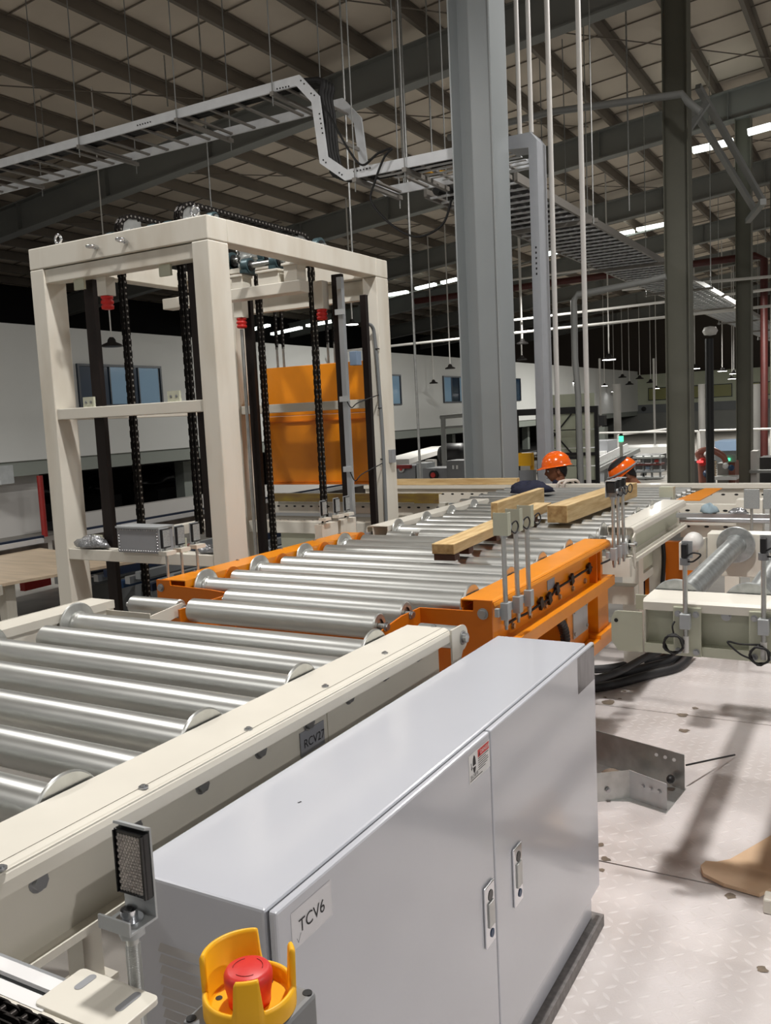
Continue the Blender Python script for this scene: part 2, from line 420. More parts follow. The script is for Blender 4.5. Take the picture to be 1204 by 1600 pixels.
def hcolumn(y, x0, x1, m, b=0.19, z1=None, label=None):
    z1 = z1 or zr((x0 + x1) / 2) - 0.002
    o = struct('column', None, None, ((x0 + x1) / 2, y, GR), label)
    part('flange', MB().box(x1 - 0.014, x1, y - b, y + b, GR, z1), m, o)
    part('flange', MB().box(x0, x0 + 0.014, y - b, y + b, GR, z1), m, o)
    part('web', MB().box(x0 + 0.014, x1 - 0.014, y - 0.006, y + 0.006, GR, z1), m, o)
    part('base_plate', MB().box(x0 - 0.08, x1 + 0.08, y - b - 0.08, y + b + 0.08, GR, GR + 0.025), m, o)
    return o
hcolumn(8.0, -3.56, -3.15, 'column_grey')
hcolumn(15.0, -3.14, -2.76, 'column_unlit', 0.16)
hcolumn(22.6, -3.14, -2.80, 'column_unlit', 0.16)
hcolumn(29.6, -3.14, -2.80, 'column_unlit', 0.16)
hcolumn(44.0, -3.14, -2.80, 'column_grey', 0.16)
exec_parts = []

# ------------------------------------------------------------------ roller conveyors
ZT = -0.65                      # top of every conveyor rail
RAX, RR = -0.70, 0.0445         # roller axis height and radius
def strip(path, t):             # thin folded sheet: offset a polyline to both sides
    P = [Vector(p) for p in path]; n = len(P); L, R = [], []
    for i in range(n):
        d0 = (P[i] - P[i - 1]).normalized() if i else (P[1] - P[0]).normalized()
        d1 = (P[i + 1] - P[i]).normalized() if i < n - 1 else d0
        m = Vector((-(d0.y + d1.y), d0.x + d1.x)).normalized(); c = max(0.35, m.dot(Vector((-d0.y, d0.x))))
        L.append(P[i] + m * t / 2 / c); R.append(P[i] - m * t / 2 / c)
    return [tuple(p) for p in L] + [tuple(p) for p in reversed(R)]
def sheet(mb, path, t, axis, a0, a1):
    p = strip(path, t); n = len(path)
    def P(q, s): return {'X': (s, q[0], q[1]), 'Y': (q[0], s, q[1]), 'Z': (q[0], q[1], s)}[axis]
    N = 2 * n; vs = [P(q, a0) for q in p] + [P(q, a1) for q in p]
    fs = [(i, N + i, N + (i + 1) % N, (i + 1) % N) for i in range(N)]
    for i in range(n - 1): fs += [(i, i + 1, N - 2 - i, N - 1 - i), (N + i, N + N - 1 - i, N + N - 2 - i, N + i + 1)]
    return mb.add(vs, fs)
def c_rail(parent, name, m, xo, xi, y0, y1, depth=0.185, lip=0.042, inner=True):
    s = 1 if xo > xi else -1     # outward side
    mb = MB()
    sheet(mb, [(xi, ZT - 0.03), (xi, ZT - 0.002), (xo - s * 0.018, ZT - 0.002), (xo - s * 0.010, ZT - 0.0045), (xo - s * 0.003, ZT - 0.011), (xo, ZT - 0.020), (xo, ZT - lip)], 0.004, 'Y', y0, y1)
    rail = part(name, mb, m, parent)
    if m == 'cream': part('cover_seam', MB().box(xo - s * 0.0245 - 0.0009, xo - s * 0.0245 + 0.0009, y0, y1, ZT - 0.001, ZT + 0.0004), 'seam', rail)
    wx = xo - s * 0.042
    mb = MB(); sheet(mb, [(xo - s * 0.003, ZT - 0.007), (wx, ZT - 0.007), (wx, ZT - depth), (xo - s * 0.004, ZT - depth), (xo - s * 0.004, ZT - depth + 0.012)], 0.004, 'Y', y0 + 0.002, y1 - 0.002)
    if inner: sheet(mb, [(xi + s * 0.004, ZT - 0.03), (xi + s * 0.004, ZT - depth)], 0.004, 'Y', y0 + 0.002, y1 - 0.002)
    part('side_channel', mb, m, parent)
    return rail, wx
ROLL = {}
def roller(parent, x0, x1, y, discs=(), m='zinc', r=RR, z=RAX, axis='X', dr=0.080, name='roller', endcap='black'):
    key = (round(x1 - x0, 4), r, axis, m)
    L = x1 - x0
    if key not in ROLL:
        mb = MB(); prof = [(r * 0.55, 0), (r - 0.004, 0), (r, 0.004), (r, L - 0.004), (r - 0.004, L), (r * 0.55, L)]
        mb.slathe(prof, (0, 0, 0), axis, 36)
        mb.cyl(*(((-0.03, 0, 0), (L + 0.03, 0, 0)) if axis == 'X' else ((0, -0.03, 0), (0, L + 0.03, 0))), 0.010, 10)
        mb.cyl(*(((0.006, 0, 0), (L - 0.006, 0, 0)) if axis == 'X' else ((0, 0.006, 0), (0, L - 0.006, 0))), r * 0.8, 20)
        me = mb.mesh('roller', m)
        # a hard edge at the ends keeps the shading of the barrel straight
        ROLL[key] = me
    w0 = Vector(WL[parent.name])
    loc = (Vector((x0, y, z)) if axis == 'X' else Vector((y, x0, z))) - w0
    o = put(name, ROLL[key], parent, loc)
    for e in discs:
        dk = ('disc', axis, e, dr, r)
        if dk not in ROLL:
            s = 1 if e == 'a' else -1
            pr = [(r * 0.98, 0.030 * s), (r * 1.08, 0.022 * s), (r * 1.12, 0.010 * s), (dr - 0.003, 0.005 * s), (dr, 0.003 * s), (dr, -0.002 * s), (dr - 0.003, -0.004 * s), (0.012, -0.004 * s)]
            ROLL[dk] = MB().slathe(pr, (0, 0, 0), axis, 40).mesh('flange_disc', 'zinc' if m == 'zinc' else m)
        off = 0.0 if e == 'a' else L
        put('flange_disc', ROLL[dk], o, ((off, 0, 0) if axis == 'X' else (0, off, 0)))
    return o
def legs(parent, m, x0, x1, ys, top, w_=0.09, bottom=GR):
    for x in (x0, x1):
        for y in ys:
            mb = MB().box(x - w_ / 2, x + w_ / 2, y - w_ / 2, y + w_ / 2, bottom + 0.02, top).box(x - 0.08, x + 0.08, y - 0.08, y + 0.08, bottom, bottom + 0.02)
            part('leg', mb, m, parent)
def screw_at(parent, p, r=0.009):
    mb = MB().cyl(p, p + Vector((0, 0, 0.003)), r, 14).cyl(p + Vector((0, 0, 0.003)), p + Vector((0, 0, 0.006)), r * 0.55, 6)
    part('screw', mb, 'bolt', parent)
XO, XI, XI2, XO2 = -1.147, -1.290, -2.560, -2.705

# near cream conveyor
c1 = thing('roller_conveyor', 'cream framed roller conveyor carrying the RCV27 tag behind the grey cabinet', 'conveyor', (-1.92, 0.9, FL))
rail, wx = c_rail(c1, 'side_rail', 'cream', XO, XI, -0.7, 2.365)
railL, _ = c_rail(c1, 'side_rail', 'cream', XO2, XI2, -0.7, 2.365)
i = 0; y = 2.174
while y > -0.6:
    if i % 2 == 0: roller(c1, XI2 + 0.012, XI - 0.012, y, 'ab')
    else: roller(c1, XI2 + 0.07, XI + 0.0, y)
    y -= 0.187; i += 1
for px, py in ((2, 1358), (224, 1231), (388, 1140), (508, 1073), (601, 1021), (677, 979)):
    p = atZ(px, py, ZT); screw_at(c1, p)
for px, py in ((60, 1390), (208, 1296), (314, 1226), (405, 1172), (481, 1129), (544, 1089), (600, 1054), (652, 1024), (682, 1004)):
    p = atX(px, py, wx + 0.003); p.z = max(min(p.z, ZT - 0.048), -0.72)
    part('hex_bolt', hexbolt(MB(), p, (1, 0, 0), 0.014, 0.008), 'bolt', c1)
for y in (0.1, 1.25, 2.2):
    part('cross_member', MB().box(XO2 + 0.02, XO - 0.06, y - 0.03, y + 0.03, -0.86, -0.80), 'cream', c1)
legs(c1, 'cream', XO2 + 0.07, XO - 0.10, (0.2, 2.15), -0.86)
# number plate on the web
lab = part('number_plate', MB().box(wx + 0.003, wx + 0.005, 1.622, 1.722, -0.786, -0.728), 'label_grey', c1, label='grey plate reading RCV27')
text_mb('RCV27', 0.030, (wx + 0.0052, 1.634, -0.769), (0, 1, 0), (0, 0, 1), parent=lab)
part('web_panel', MB().box(wx + 0.0022, wx + 0.0045, 0.75, 1.60, -0.80, -0.715), 'cream', c1)
part('web_panel', MB().box(wx + 0.0022, wx + 0.0045, 1.74, 2.22, -0.80, -0.715), 'cream', c1)
# right end bracket and its short roller
def end_bracket(parent, m, x, y0, y1, z, t=0.006):
    pts = [(y0, z - 0.05), (y0, z + 0.04)]
    for a in range(90, -100, -20): pts.append((y1 - 0.04 + 0.04 * math.cos(math.radians(a)), z + 0.04 * math.sin(math.radians(a))))
    pts += [(y0 + 0.02, z - 0.12), (y0, z - 0.14)]
    return part('end_bracket', MB().prism(pts, 'X', x - t / 2, x + t / 2), m, parent)
eb = end_bracket(c1, 'cream', XO + 0.006, 2.36, 2.475, -0.695)
part('hex_bolt', hexbolt(MB(), (XO + 0.010, 2.435, -0.695), (1, 0, 0), 0.016, 0.012), 'bolt', c1)
roller(c1, XI + 0.005, XO - 0.004, 2.43, r=0.036, z=-0.695, name='short_roller')
roller(c1, -2.60, -2.352, 2.50, r=0.036, z=-0.70, name='short_roller')
mb = MB().prism([(2.33, -0.69), (2.50, -0.675), (2.535, -0.70), (2.515, -0.725), (2.47, -0.722), (2.36, -0.74), (2.33, -0.74)], 'X', -2.345, -2.339)
part('end_bracket', mb, 'cream', c1)
part('hex_bolt', hexbolt(MB(), (-2.338, 2.505, -0.70), (1, 0, 0), 0.011, 0.008), 'bolt', c1)
part('arm_plate', MB().box(-2.60, -2.339, 2.325, 2.33, -0.75, -0.68), 'cream', c1)

# orange conveyor
c2 = thing('roller_conveyor', 'orange framed roller conveyor between the two cream ones', 'conveyor', (-1.92, 3.45, GR))
ro, wx2 = c_rail(c2, 'side_rail', 'orange', -1.166, XI, 2.76, 4.22, depth=0.19, lip=0.03)
c_rail(c2, 'side_rail', 'orange', XO2, XI2, 2.76, 4.22, depth=0.19)
for j, y in enumerate((2.50, 2.69)): roller(c2, -2.29 + 0.02 * j, -1.47, y)
y = 2.877; i = 0
while y < 4.25:
    if i % 2 == 0: roller(c2, XI2 + 0.012, XI - 0.012, y, 'ab')
    else: roller(c2, XI2 + 0.02, XI - 0.004, y)
    y += 0.187; i += 1
for y in (2.97, 3.345, 3.72, 4.09):      # darker discs painting in the shade of recesses where plain rollers enter the rail
    part('recess_shade', MB().cyl((XI2 + 0.0005, y + 0.095, RAX), (XI2 + 0.006, y + 0.095, RAX), 0.058, 24), 'orange_dark', c2)
for y in (2.95, 3.25, 3.6, 3.9, 4.15): screw_at(c2, Vector((XO2 + 0.03, y, ZT)), 0.008)
# near right end plate and forward wing
pts = [(-1.455, -0.69), (-1.242, -0.688), (-1.240, -0.648), (-1.172, -0.648), (-1.172, -0.95), (-1.455, -0.95)]
part('end_plate', MB().prism(pts, 'Y', 2.752, 2.760), 'orange_dark', c2)
part('wing_plate', MB().prism([(2.752, -0.69), (2.62, -0.69), (2.44, -0.712), (2.425, -0.735), (2.425, -0.80), (2.752, -0.86)], 'X', -1.455, -1.449), 'orange_dark', c2)
for c in ((-1.448, 2.50, RAX), (-1.448, 2.68, RAX)): part('hex_bolt', hexbolt(MB(), c, (1, 0, 0), 0.012, 0.008), 'bolt', c2)
for c in ((-1.205, 2.751, -0.695), (-1.205, 2.751, -0.84)): part('hex_bolt', hexbolt(MB(), c, (0, -1, 0), 0.015, 0.008), 'bolt', c2)
pts = [(-2.715, -0.652), (-2.64, -0.652), (-2.638, -0.672), (-2.42, -0.680), (-2.30, -0.69), (-2.30, -0.83), (-2.715, -0.83)]
part('end_plate', MB().prism(pts, 'Y', 2.752, 2.760), 'orange_dark', c2)
part('wing_plate', MB().box(-2.318, -2.310, 2.45, 2.752, -0.80, -0.69), 'orange_dark', c2)
for c in ((-2.69, 2.751, -0.685), (-2.69, 2.751, -0.79)): part('hex_bolt', hexbolt(MB(), c, (0, -1, 0), 0.013, 0.008), 'bolt', c2)
# lower side beam, stiffeners, legs, covers
mb = MB(); sheet(mb, [(-1.23, -0.826), (-1.150, -0.826), (-1.150, -0.866), (-1.20, -0.866)], 0.006, 'Y', 2.86, 4.22)
part('lower_beam', mb, 'orange', c2)
part('lower_plate', MB().box(-1.215, -1.209, 2.765, 4.2, -0.90, -0.835), 'orange', c2)
for y in (4.00, 4.06): part('stiffener', MB().box(wx2, -1.170, y, y + 0.006, -0.825, -0.66), 'orange_dark', c2)
for y in (3.02, 3.2, 3.38, 3.56, 3.74, 3.92): part('hex_bolt', hexbolt(MB(), (wx2 + 0.003, y, -0.80), (1, 0, 0), 0.010, 0.006), 'bolt', c2)
part('name_plate', MB().box(wx2 + 0.003, wx2 + 0.005, 3.41, 3.50, -0.745, -0.695), 'label_grey', c2, label='small grey rating plate')
lg = part('leg', MB().box(-1.25, -1.165, 3.99, 4.16, -1.06, -0.866), 'orange', c2)
part('foot_plate', MB().box(-1.27, -1.140, 3.94, 4.21, -1.075, -1.058), 'orange', lg)
part('base_rail', MB().box(-1.27, -1.145, 2.85, 4.21, -1.13, -1.076), 'orange', c2)
part('leg', MB().box(-1.25, -1.165, 2.90, 3.02, GR, -0.866), 'orange', c2)
for y in (3.0, 4.08): part('leg', MB().box(-2.69, -2.60, y - 0.06, y + 0.06, GR, -0.84), 'orange', c2)
part('drive_housing', MB().box(-1.40, -1.196, 3.63, 3.935, -1.075, -0.868), 'orange', c2, bevel=0.004)
cp = part('cover_plate', MB().box(-1.1955, -1.191, 3.70, 3.91, -1.02, -0.885), 'galv_flat', c2, label='bare metal inspection cover')
for yy in (3.715, 3.895):
    for zz in (-0.90, -1.0): part('screw', MB().cyl((-1.191, yy, zz), (-1.186, yy, zz), 0.008, 10), 'bolt', cp)
for y in (3.0, 3.9): part('cross_member', MB().box(-2.66, -1.24, y - 0.04, y + 0.04, -0.90, -0.80), 'orange_dark', c2)
part('carriage_frame', MB().box(-2.6, -1.30, 2.95, 4.1, -1.36, -1.26), 'orange_dark', c2)
part('motor', MB().cyl((-1.7, 3.3, -1.05), (-1.28, 3.3, -1.05), 0.09, 20).box(-1.5, -1.36, 3.2, 3.4, -1.15, -0.92), 'grey_plastic', c2)
hp = [atX(x, y, -1.21) for x, y in ((858, 965), (868, 966), (876, 973), (881, 985), (883, 1000), (883, 1015))]
def ribbed(t): return 0.021 + 0.0015 * math.sin(t * 90)
def smooth_path(P, n=8):      # Catmull-Rom through P
    P = [Vector(p) for p in P]; Q = [P[0] * 2 - P[1]] + P + [P[-1] * 2 - P[-2]]; out = []
    for i in range(1, len(Q) - 2):
        for k in range(n):
            t = k / n; a, b, c, d = Q[i - 1], Q[i], Q[i + 1], Q[i + 2]
            out.append(0.5 * ((2 * b) + (c - a) * t + (2 * a - 5 * b + 4 * c - d) * t * t + (3 * b - a - 3 * c + d) * t ** 3))
    return out + [P[-1]]
part('corrugated_hose', MB().tube(smooth_path(hp, 12), ribbed, 10), 'hose', c2)
cw = [atX(x, y, wx2 + 0.014) for x, y in ((792, 975), (808, 965), (825, 957), (845, 943), (858, 935), (870, 920), (893, 905), (920, 888), (945, 878), (957, 872))]
wire = part('sensor_cable', MB().tube(smooth_path(cw), 0.005, 6), 'cable_black', c2)
for i in (3, 4, 5, 6, 7):
    p = cw[i]; part('cable_clip', MB().obox(p, (0.006, 0, 0), (0, 0.016, 0.006), (0, -0.008, 0.02)), 'black', wire)

# far cream conveyor
c3 = thing('roller_conveyor', 'far cream roller conveyor under the timbers, beyond the orange frame', 'conveyor', (-1.92, 5.2, GR))
c_rail(c3, 'side_rail', 'cream', -1.16, -1.30, 4.66, 6.03, depth=0.16)
c_rail(c3, 'side_rail', 'cream', XO2, XI2, 4.50, 6.03, depth=0.16)
roller(c3, -2.3, -1.32, 4.42); i = 0; y = 4.61
while y < 6.05:
    if i % 2 == 0: roller(c3, XI2 + 0.012, -1.31, y, 'ab')
    else: roller(c3, XI2 + 0.05, -1.305, y)
    y += 0.187; i += 1
roller(c3, -2.50, -2.34, 4.40, r=0.036, name='short_roller')
roller(c3, -1.285, -1.17, 4.60, r=0.05, z=-0.735, name='short_roller')
part('end_plate', MB().prism([(4.62, -0.70), (4.665, -0.68), (4.665, -0.83), (4.655, -0.87), (4.63, -0.85)], 'X', -1.160, -1.154), 'cream', c3)
part('hex_bolt', hexbolt(MB(), (-1.153, 4.64, -0.735), (1, 0, 0), 0.012, 0.01), 'bolt', c3)
part('end_bar', MB().box(-2.3, -1.16, 4.56, 4.60, -0.90, -0.80), 'cream_worn', c3)
part('side_panel', MB().box(-1.2, -1.197, 4.75, 5.95, -0.79, -0.70), 'cream_green', c3)
part('lower_flange', MB().box(-1.205, -1.150, 4.66, 6.03, -0.835, -0.815), 'cream', c3)
for lx, ly, lw in ((-1.37, 5.46, 0.10), (-1.32, 5.90, 0.08)): part('leg', MB().box(lx - lw / 2, lx + lw / 2, ly - 0.06, ly + 0.06, FL, -0.80), 'cream', c3)
for y in (4.9, 5.7): part('leg', MB().box(-2.68, -2.60, y - 0.05, y + 0.05, GR, -0.80), 'cream', c3)
part('cross_member', MB().box(-2.66, -1.2, 4.80, 4.90, -1.10, -1.0), 'cream_worn', c3)
part('lower_rail', MB().box(-1.38, -1.33, 5.52, 5.84, -1.12, -1.07), 'cream', c3)
part('drive_cover', MB().box(-1.36, -1.33, 5.54, 5.82, -1.05, -0.88), 'cream_green', c3)
part('motor_cable', MB().tube(smooth_path([(-1.27, 5.78, -0.80), (-1.265, 5.83, -0.92), (-1.265, 5.84, -1.05), (-1.28, 5.82, -1.3)]), 0.014, 8), 'cable_black', c3)
part('number_plate', MB().box(-2.75, -2.71, 4.552, 4.556, -0.72, -0.69), 'label_grey', c3)

# transverse conveyor behind: two perforated cream rails with rollers between
c4 = thing('roller_conveyor', 'long cream transverse conveyor with slotted side rails at the far end', 'conveyor', (-2.6, 6.8, GR))
def slotted(x0, x1, y, z0, z1, rows, pitch=0.085, cap=True):
    mb = MB().box(x0, x1, y, y + 0.006, z0, z1)
    sheet(mb, [(y + 0.003, z1 - 0.002), (y + 0.07, z1 - 0.002), (y + 0.07, z1 - 0.03)], 0.004, 'X', x0, x1)
    r = part('slotted_rail', mb, 'cream', c4)
    sl = MB()
    for z in rows:
        x = x0 + 0.05
        while x < x1 - 0.03:
            sl.add([(x + 0.016 * math.cos(a) , y - 0.0008, z + 0.0075 * math.sin(a)) for a in [2 * PI * i / 10 for i in range(10)]], [tuple(range(10))]); x += pitch
    part('slot', sl, 'black', r, stuff=True)
    return r
slotted(-4.62, -2.98, 6.15, -0.80, -0.698, (-0.735,)); slotted(-4.62, -2.98, 6.16, -0.95, -0.80, (-0.86,))
part('profile_bar', MB().box(-4.62, -3.6, 6.12, 6.15, -0.815, -0.79), 'alu', c4)
slotted(-1.22, -0.70, 6.15, -0.80, -0.695, (-0.735,), 0.12); slotted(-1.22, -0.70, 6.16, -0.92, -0.80, (-0.845,), 0.12)
part('profile_bar', MB().cyl((-1.22, 6.11, -0.79), (-0.5, 6.11, -0.79), 0.02, 10), 'alu', c4)
slotted(-4.50, -0.72, 7.50, -0.85, -0.715, (-0.765,), 0.10)
part('top_rail', MB().box(-4.50, -0.72, 7.47, 7.60, -0.712, -0.680), 'cream', c4)
part('inner_rail', MB().box(-2.9, -0.72, 6.18, 6.24, -0.75, -0.72), 'cream', c4)
for i in range(6): roller(c4, -2.95, -1.36, 6.38 + 0.187 * i, r=0.036, z=-0.725)
part('end_upright', MB().box(-0.86, -0.70, 6.13, 6.25, -1.0, -0.66), 'cream', c4)
legs(c4, 'cream', -4.4, -0.9, (6.25, 7.5), -0.85)
legs(c4, 'cream', -2.7, -2.6, (7.5,), -0.85)
part('stop_block', MB().box(-1.46, -1.36, 6.62, 6.70, -0.75, -0.622), 'cream_green', c4)
part('orange_sheet', MB().prism([(-1.285, 6.33), (-1.12, 6.33), (-1.11, 7.2), (-1.235, 7.2)], 'Z', -0.69, -0.684), 'orange', c4, label='bright orange guard sheet')
part('lower_panel', MB().box(-4.6, -2.98, 6.2, 6.21, -1.15, -0.96), 'cream_green', c4)
solo('orange_frame', MB().box(-1.42, -1.08, 6.0, 6.06, -1.6, -0.93).box(-1.42, -1.34, 5.98, 6.0, GR, -0.93).box(-1.16, -1.08, 5.98, 6.0, GR, -0.93), 'orange_dark', 'orange steel support frame seen under the transverse conveyor', 'frame', (-1.25, 6.03, GR))

# right-hand cross conveyor, rollers running away from us
c5 = thing('roller_conveyor', 'cream cross conveyor at the right with two big bare rollers', 'conveyor', (0.2, 3.7, FL))
def x_rail(y0, y1, x0, x1, front, depth=0.182):
    s = 1 if front == y0 else -1; wy = front + s * 0.045
    mb = MB(); back = y1 if front == y0 else y0
    sheet(mb, [(back, ZT - 0.03), (back, ZT - 0.002), (front + s * 0.008, ZT - 0.002), (front, ZT - 0.010), (front, ZT - 0.036)], 0.004, 'X', x0, x1)
    part('side_rail', mb, 'cream', c5)
    mb = MB(); sheet(mb, [(front + s * 0.004, ZT - 0.008), (wy, ZT - 0.008), (wy, ZT - depth + 0.03), (front + s * 0.002, ZT - depth + 0.03), (front + s * 0.002, ZT - depth)], 0.004, 'X', x0 + 0.002, x1)
    sheet(mb, [(back, ZT - 0.03), (back, ZT - depth)], 0.004, 'X', x0 + 0.002, x1)
    part('side_channel', mb, 'cream_green', c5)
    return wy
wy = x_rail(2.94, 3.10, -0.705, 1.25, 2.94)
part('side_rail', MB().box(-0.765, 1.25, 4.50, 4.62, -0.86, ZT), 'cream', c5, bevel=0.004)
part('end_cap', MB().box(-0.706, -0.700, 2.945, 3.10, -0.83, -0.655), 'cream', c5)
part('end_box', MB().box(-0.86, -0.77, 4.30, 4.50, -0.80, -0.67), 'cream', c5)
part('rounded_cap', MB().lathe([(0.0, -0.04), (0.028, -0.036), (0.042, -0.02), (0.046, 0.05), (0.0, 0.05)], (-0.80, 4.30, -0.668), 'Y', 20), 'pipe_white', c5)
for x in (-0.632, -0.395, -0.158, 0.079, 0.316, 0.553): roller(c5, 3.115, 4.485, x, 'ab', m='zinc_spangle', axis='Y', dr=0.088)
pts = [(-0.708, -0.695), (-0.79, -0.695), (-0.80, -0.698), (-0.812, -0.72), (-0.812, -0.80), (-0.79, -0.832), (-0.708, -0.832)]
ep = part('end_plate', MB().prism(pts, 'Y', 2.932, 2.938), 'cream_green', c5)
part('slot_hole', MB().cyl((-0.795, 2.9315, -0.728), (-0.795, 2.931, -0.728), 0.007, 12), 'black', ep)
part('tab_plate', MB().box(-0.765, -0.705, 3.08, 3.086, -0.72, -0.668), 'cream_green', c5)
for x in (-0.563, -0.331, 0.2):
    bp = part('mounting_plate', MB().box(x - 0.044, x + 0.044, 2.930, 2.938, -0.832, -0.668), 'cream_green', c5, bevel=0.003)
    for dx in (-0.028, 0.028):
        for dz in (-0.69, -0.815): part('hex_bolt', hexbolt(MB(), (x + dx, 2.930, dz), (0, -1, 0), 0.008, 0.006), 'bolt', bp)
for x in (-0.45,): part('hex_bolt', hexbolt(MB(), (x, wy - 0.003, -0.70), (0, -1, 0), 0.012, 0.008), 'bolt', c5)
for x in (0.6, 1.1):
    for y in (3.02, 4.56): part('leg', MB().box(x - 0.05, x + 0.05, y - 0.05, y + 0.05, FL, -0.84), 'cream', c5)

# ------------------------------------------------------------------ sensor posts and reflectors
def sensor_post(y, x, zb, zt, label, far=False):
    t = thing('sensor_post', label, 'sensor', (x, y, zb), 'sensor posts along the orange rail')
    part('rod', MB().cyl((x, y, zb - 0.02), (x, y, zt - 0.08), 0.0085, 12), 'galv', t)
    cl = part('clamp', MB().box(x - 0.014, x + 0.014, y - 0.016, y + 0.016, zb, zb + 0.06).box(x - 0.03, x - 0.014, y - 0.03, y - 0.012, zb + 0.012, zb + 0.042), 'galv_flat', t, bevel=0.002)
    part('clamp_screw', MB().cyl((x, y, zb - 0.035), (x, y, zb), 0.006, 8), 'bolt', cl)
    part('nut', MB().cyl((x, y, zt - 0.088), (x, y, zt - 0.076), 0.013, 6), 'bolt', t)
    mb = MB(); sheet(mb, [(x - 0.028, y - 0.005), (x - 0.028, y - 0.016), (x + 0.022, y - 0.016), (x + 0.022, y + 0.012)], 0.003, 'Z', zt - 0.078, zt)
    if far: mb = MB(); sheet(mb, [(x - 0.026, y - 0.030), (x - 0.026, y + 0.010), (x + 0.014, y + 0.010)], 0.003, 'Z', zt - 0.078, zt); mb.box(x - 0.026, x + 0.020, y - 0.03, y + 0.01, zt, zt + 0.003)
    part('bracket', mb, 'cream_green' if not far else 'galv_flat', t)
    s = part('sensor_head', MB().box(x - 0.020 if far else x - 0.004, x + 0.016, y - 0.028 if far else y - 0.012, y + 0.006 if far else y + 0.030, zt - 0.055, zt - 0.006), 'black', t, bevel=0.002)
    part('lens', MB().cyl((x + 0.016, y + 0.012, zt - 0.05), (x + 0.022, y + 0.012, zt - 0.05), 0.012, 16), 'galv_flat', s)
    lp = [(x + 0.012, y + 0.02, zt - 0.055), (x + 0.030, y + 0.03, zt - 0.075), (x + 0.035, y + 0.05, zt - 0.055), (x + 0.030, y + 0.045, zt - 0.035), (x + 0.02, y + 0.03, zt - 0.045), (x + 0.018, y + 0.02, zt - 0.075)]
    part('cable', MB().tube(smooth_path(lp, 5), 0.0028, 6), 'cable_black', t)
for i, (y, lab) in enumerate(((2.775, 'galvanised sensor post nearest the end plate of the orange rail'), (2.888, 'galvanised sensor post second along the near end of the orange rail'), (3.0, 'galvanised sensor post third along the near end of the orange rail'))):
    sensor_post(y, -1.130, -0.715, -0.345, lab)
for y, lab in ((4.15, 'slim sensor post first of three beside the thick timber'), (4.24, 'slim sensor post in the middle of three beside the thick timber'), (4.33, 'slim sensor post last of three beside the thick timber')):
    sensor_post(y, -1.130, -0.74, -0.36, lab, True)
def reflector_post(x, y, zb, zt, label, base=None):
    t = thing('reflector_post', label, 'reflector', (x, y, zb), 'reflectors facing the sensors')
    part('rod', MB().cyl((x, y, zb), (x, y, zt - 0.09), 0.006, 8), 'galv', t)
    part('bracket', MB().box(x - 0.018, x + 0.028, y - 0.03, y + 0.03, zt - 0.115, zt - 0.098), 'cream', t)
    part('back_plate', MB().box(x - 0.010, x - 0.006, y - 0.028, y + 0.028, zt - 0.098, zt), 'galv_flat', t)
    r = part('reflector', MB().box(x - 0.006, x + 0.004, y - 0.025, y + 0.025, zt - 0.085, zt - 0.004), 'black', t)
    part('reflector_face', MB().box(x + 0.004, x + 0.006, y - 0.020, y + 0.022, zt - 0.080, zt - 0.008), 'reflector_grey', r)
for y, lab in ((2.80, 'grey reflector on a stem beside the riveted box'), (2.89, 'grey reflector on a stem second from the riveted box'), (2.99, 'greenish grey reflector on a stem farthest from the riveted box')):
    reflector_post(-2.69, y, ZT, -0.435, lab)
cb = thing('bracket_box', 'cream bracket plates standing left of the far conveyor rail', 'bracket', (-2.80, 4.3, GR))
for y in (4.22, 4.42): part('bracket_plate', MB().box(-2.83, -2.78, y - 0.085, y + 0.085, -0.85, -0.60), 'cream_worn', cb)
part('post', MB().box(-2.84, -2.79, 4.28, 4.34, GR, -0.85), 'cream_worn', cb)
for y, lab in ((4.18, 'small square reflector above the orange rail, first of three'), (4.32, 'small square reflector above the orange rail, middle of three'), (4.43, 'small square reflector above the orange rail, last of three')):
    reflector_post(-2.79, y, -0.60, -0.465, lab)
for x, lab in ((-0.69, 'flat grey reflector above the slotted rail at right'), (-0.585, 'flat grey reflector cut by the right picture edge')):
    t = thing('square_reflector', lab, 'reflector', (x, 5.5, -0.70))
    part('stem', MB().cyl((x, 5.52, -0.79), (x, 5.52, -0.64), 0.008, 8), 'galv', t)
    part('reflector', MB().box(x - 0.04, x + 0.045, 5.50, 5.515, -0.645, -0.53), 'reflector_grey', t, bevel=0.003)
cr = thing('support_rail', 'silver square tube crossing in front of the slotted rail', 'rail', (-0.8, 5.55, -0.8))
part('tube', MB().box(-1.12, 0.1, 5.53, 5.56, -0.705, -0.68), 'alu', cr)
part('end_foot', MB().box(-0.3, -0.26, 5.53, 5.56, FL, -0.705), 'alu', cr)
def rag(name, c, sx, sy, sz, m, label, cat, seed):
    rnd = random.Random(seed); mb = MB(); nu, nv = 18, 10; vs = []
    ph = [rnd.uniform(0, 6) for _ in range(6)]
    for j in range(nv + 1):
        b = -PI / 2 + PI * j / nv
        for i in range(nu):
            a = 2 * PI * i / nu
            q = 1 + 0.16 * math.sin(3 * a + ph[0] + 2 * b) + 0.12 * math.sin(5 * a + ph[1]) * math.cos(3 * b) + 0.08 * math.sin(9 * a + ph[2] + 4 * b)
            zz = math.sin(b); zz = zz if zz > 0 else zz * 0.25
            vs.append((c[0] + sx * q * math.cos(b) * math.cos(a), c[1] + sy * q * math.cos(b) * math.sin(a), c[2] + sz * 0.25 + sz * zz * q))
    fs = [(j * nu + i, j * nu + (i + 1) % nu, (j + 1) * nu + (i + 1) % nu, (j + 1) * nu + i) for j in range(nv) for i in range(nu)]
    mb.add(vs, fs, True)
    return solo(name, mb, m, label, cat, c)
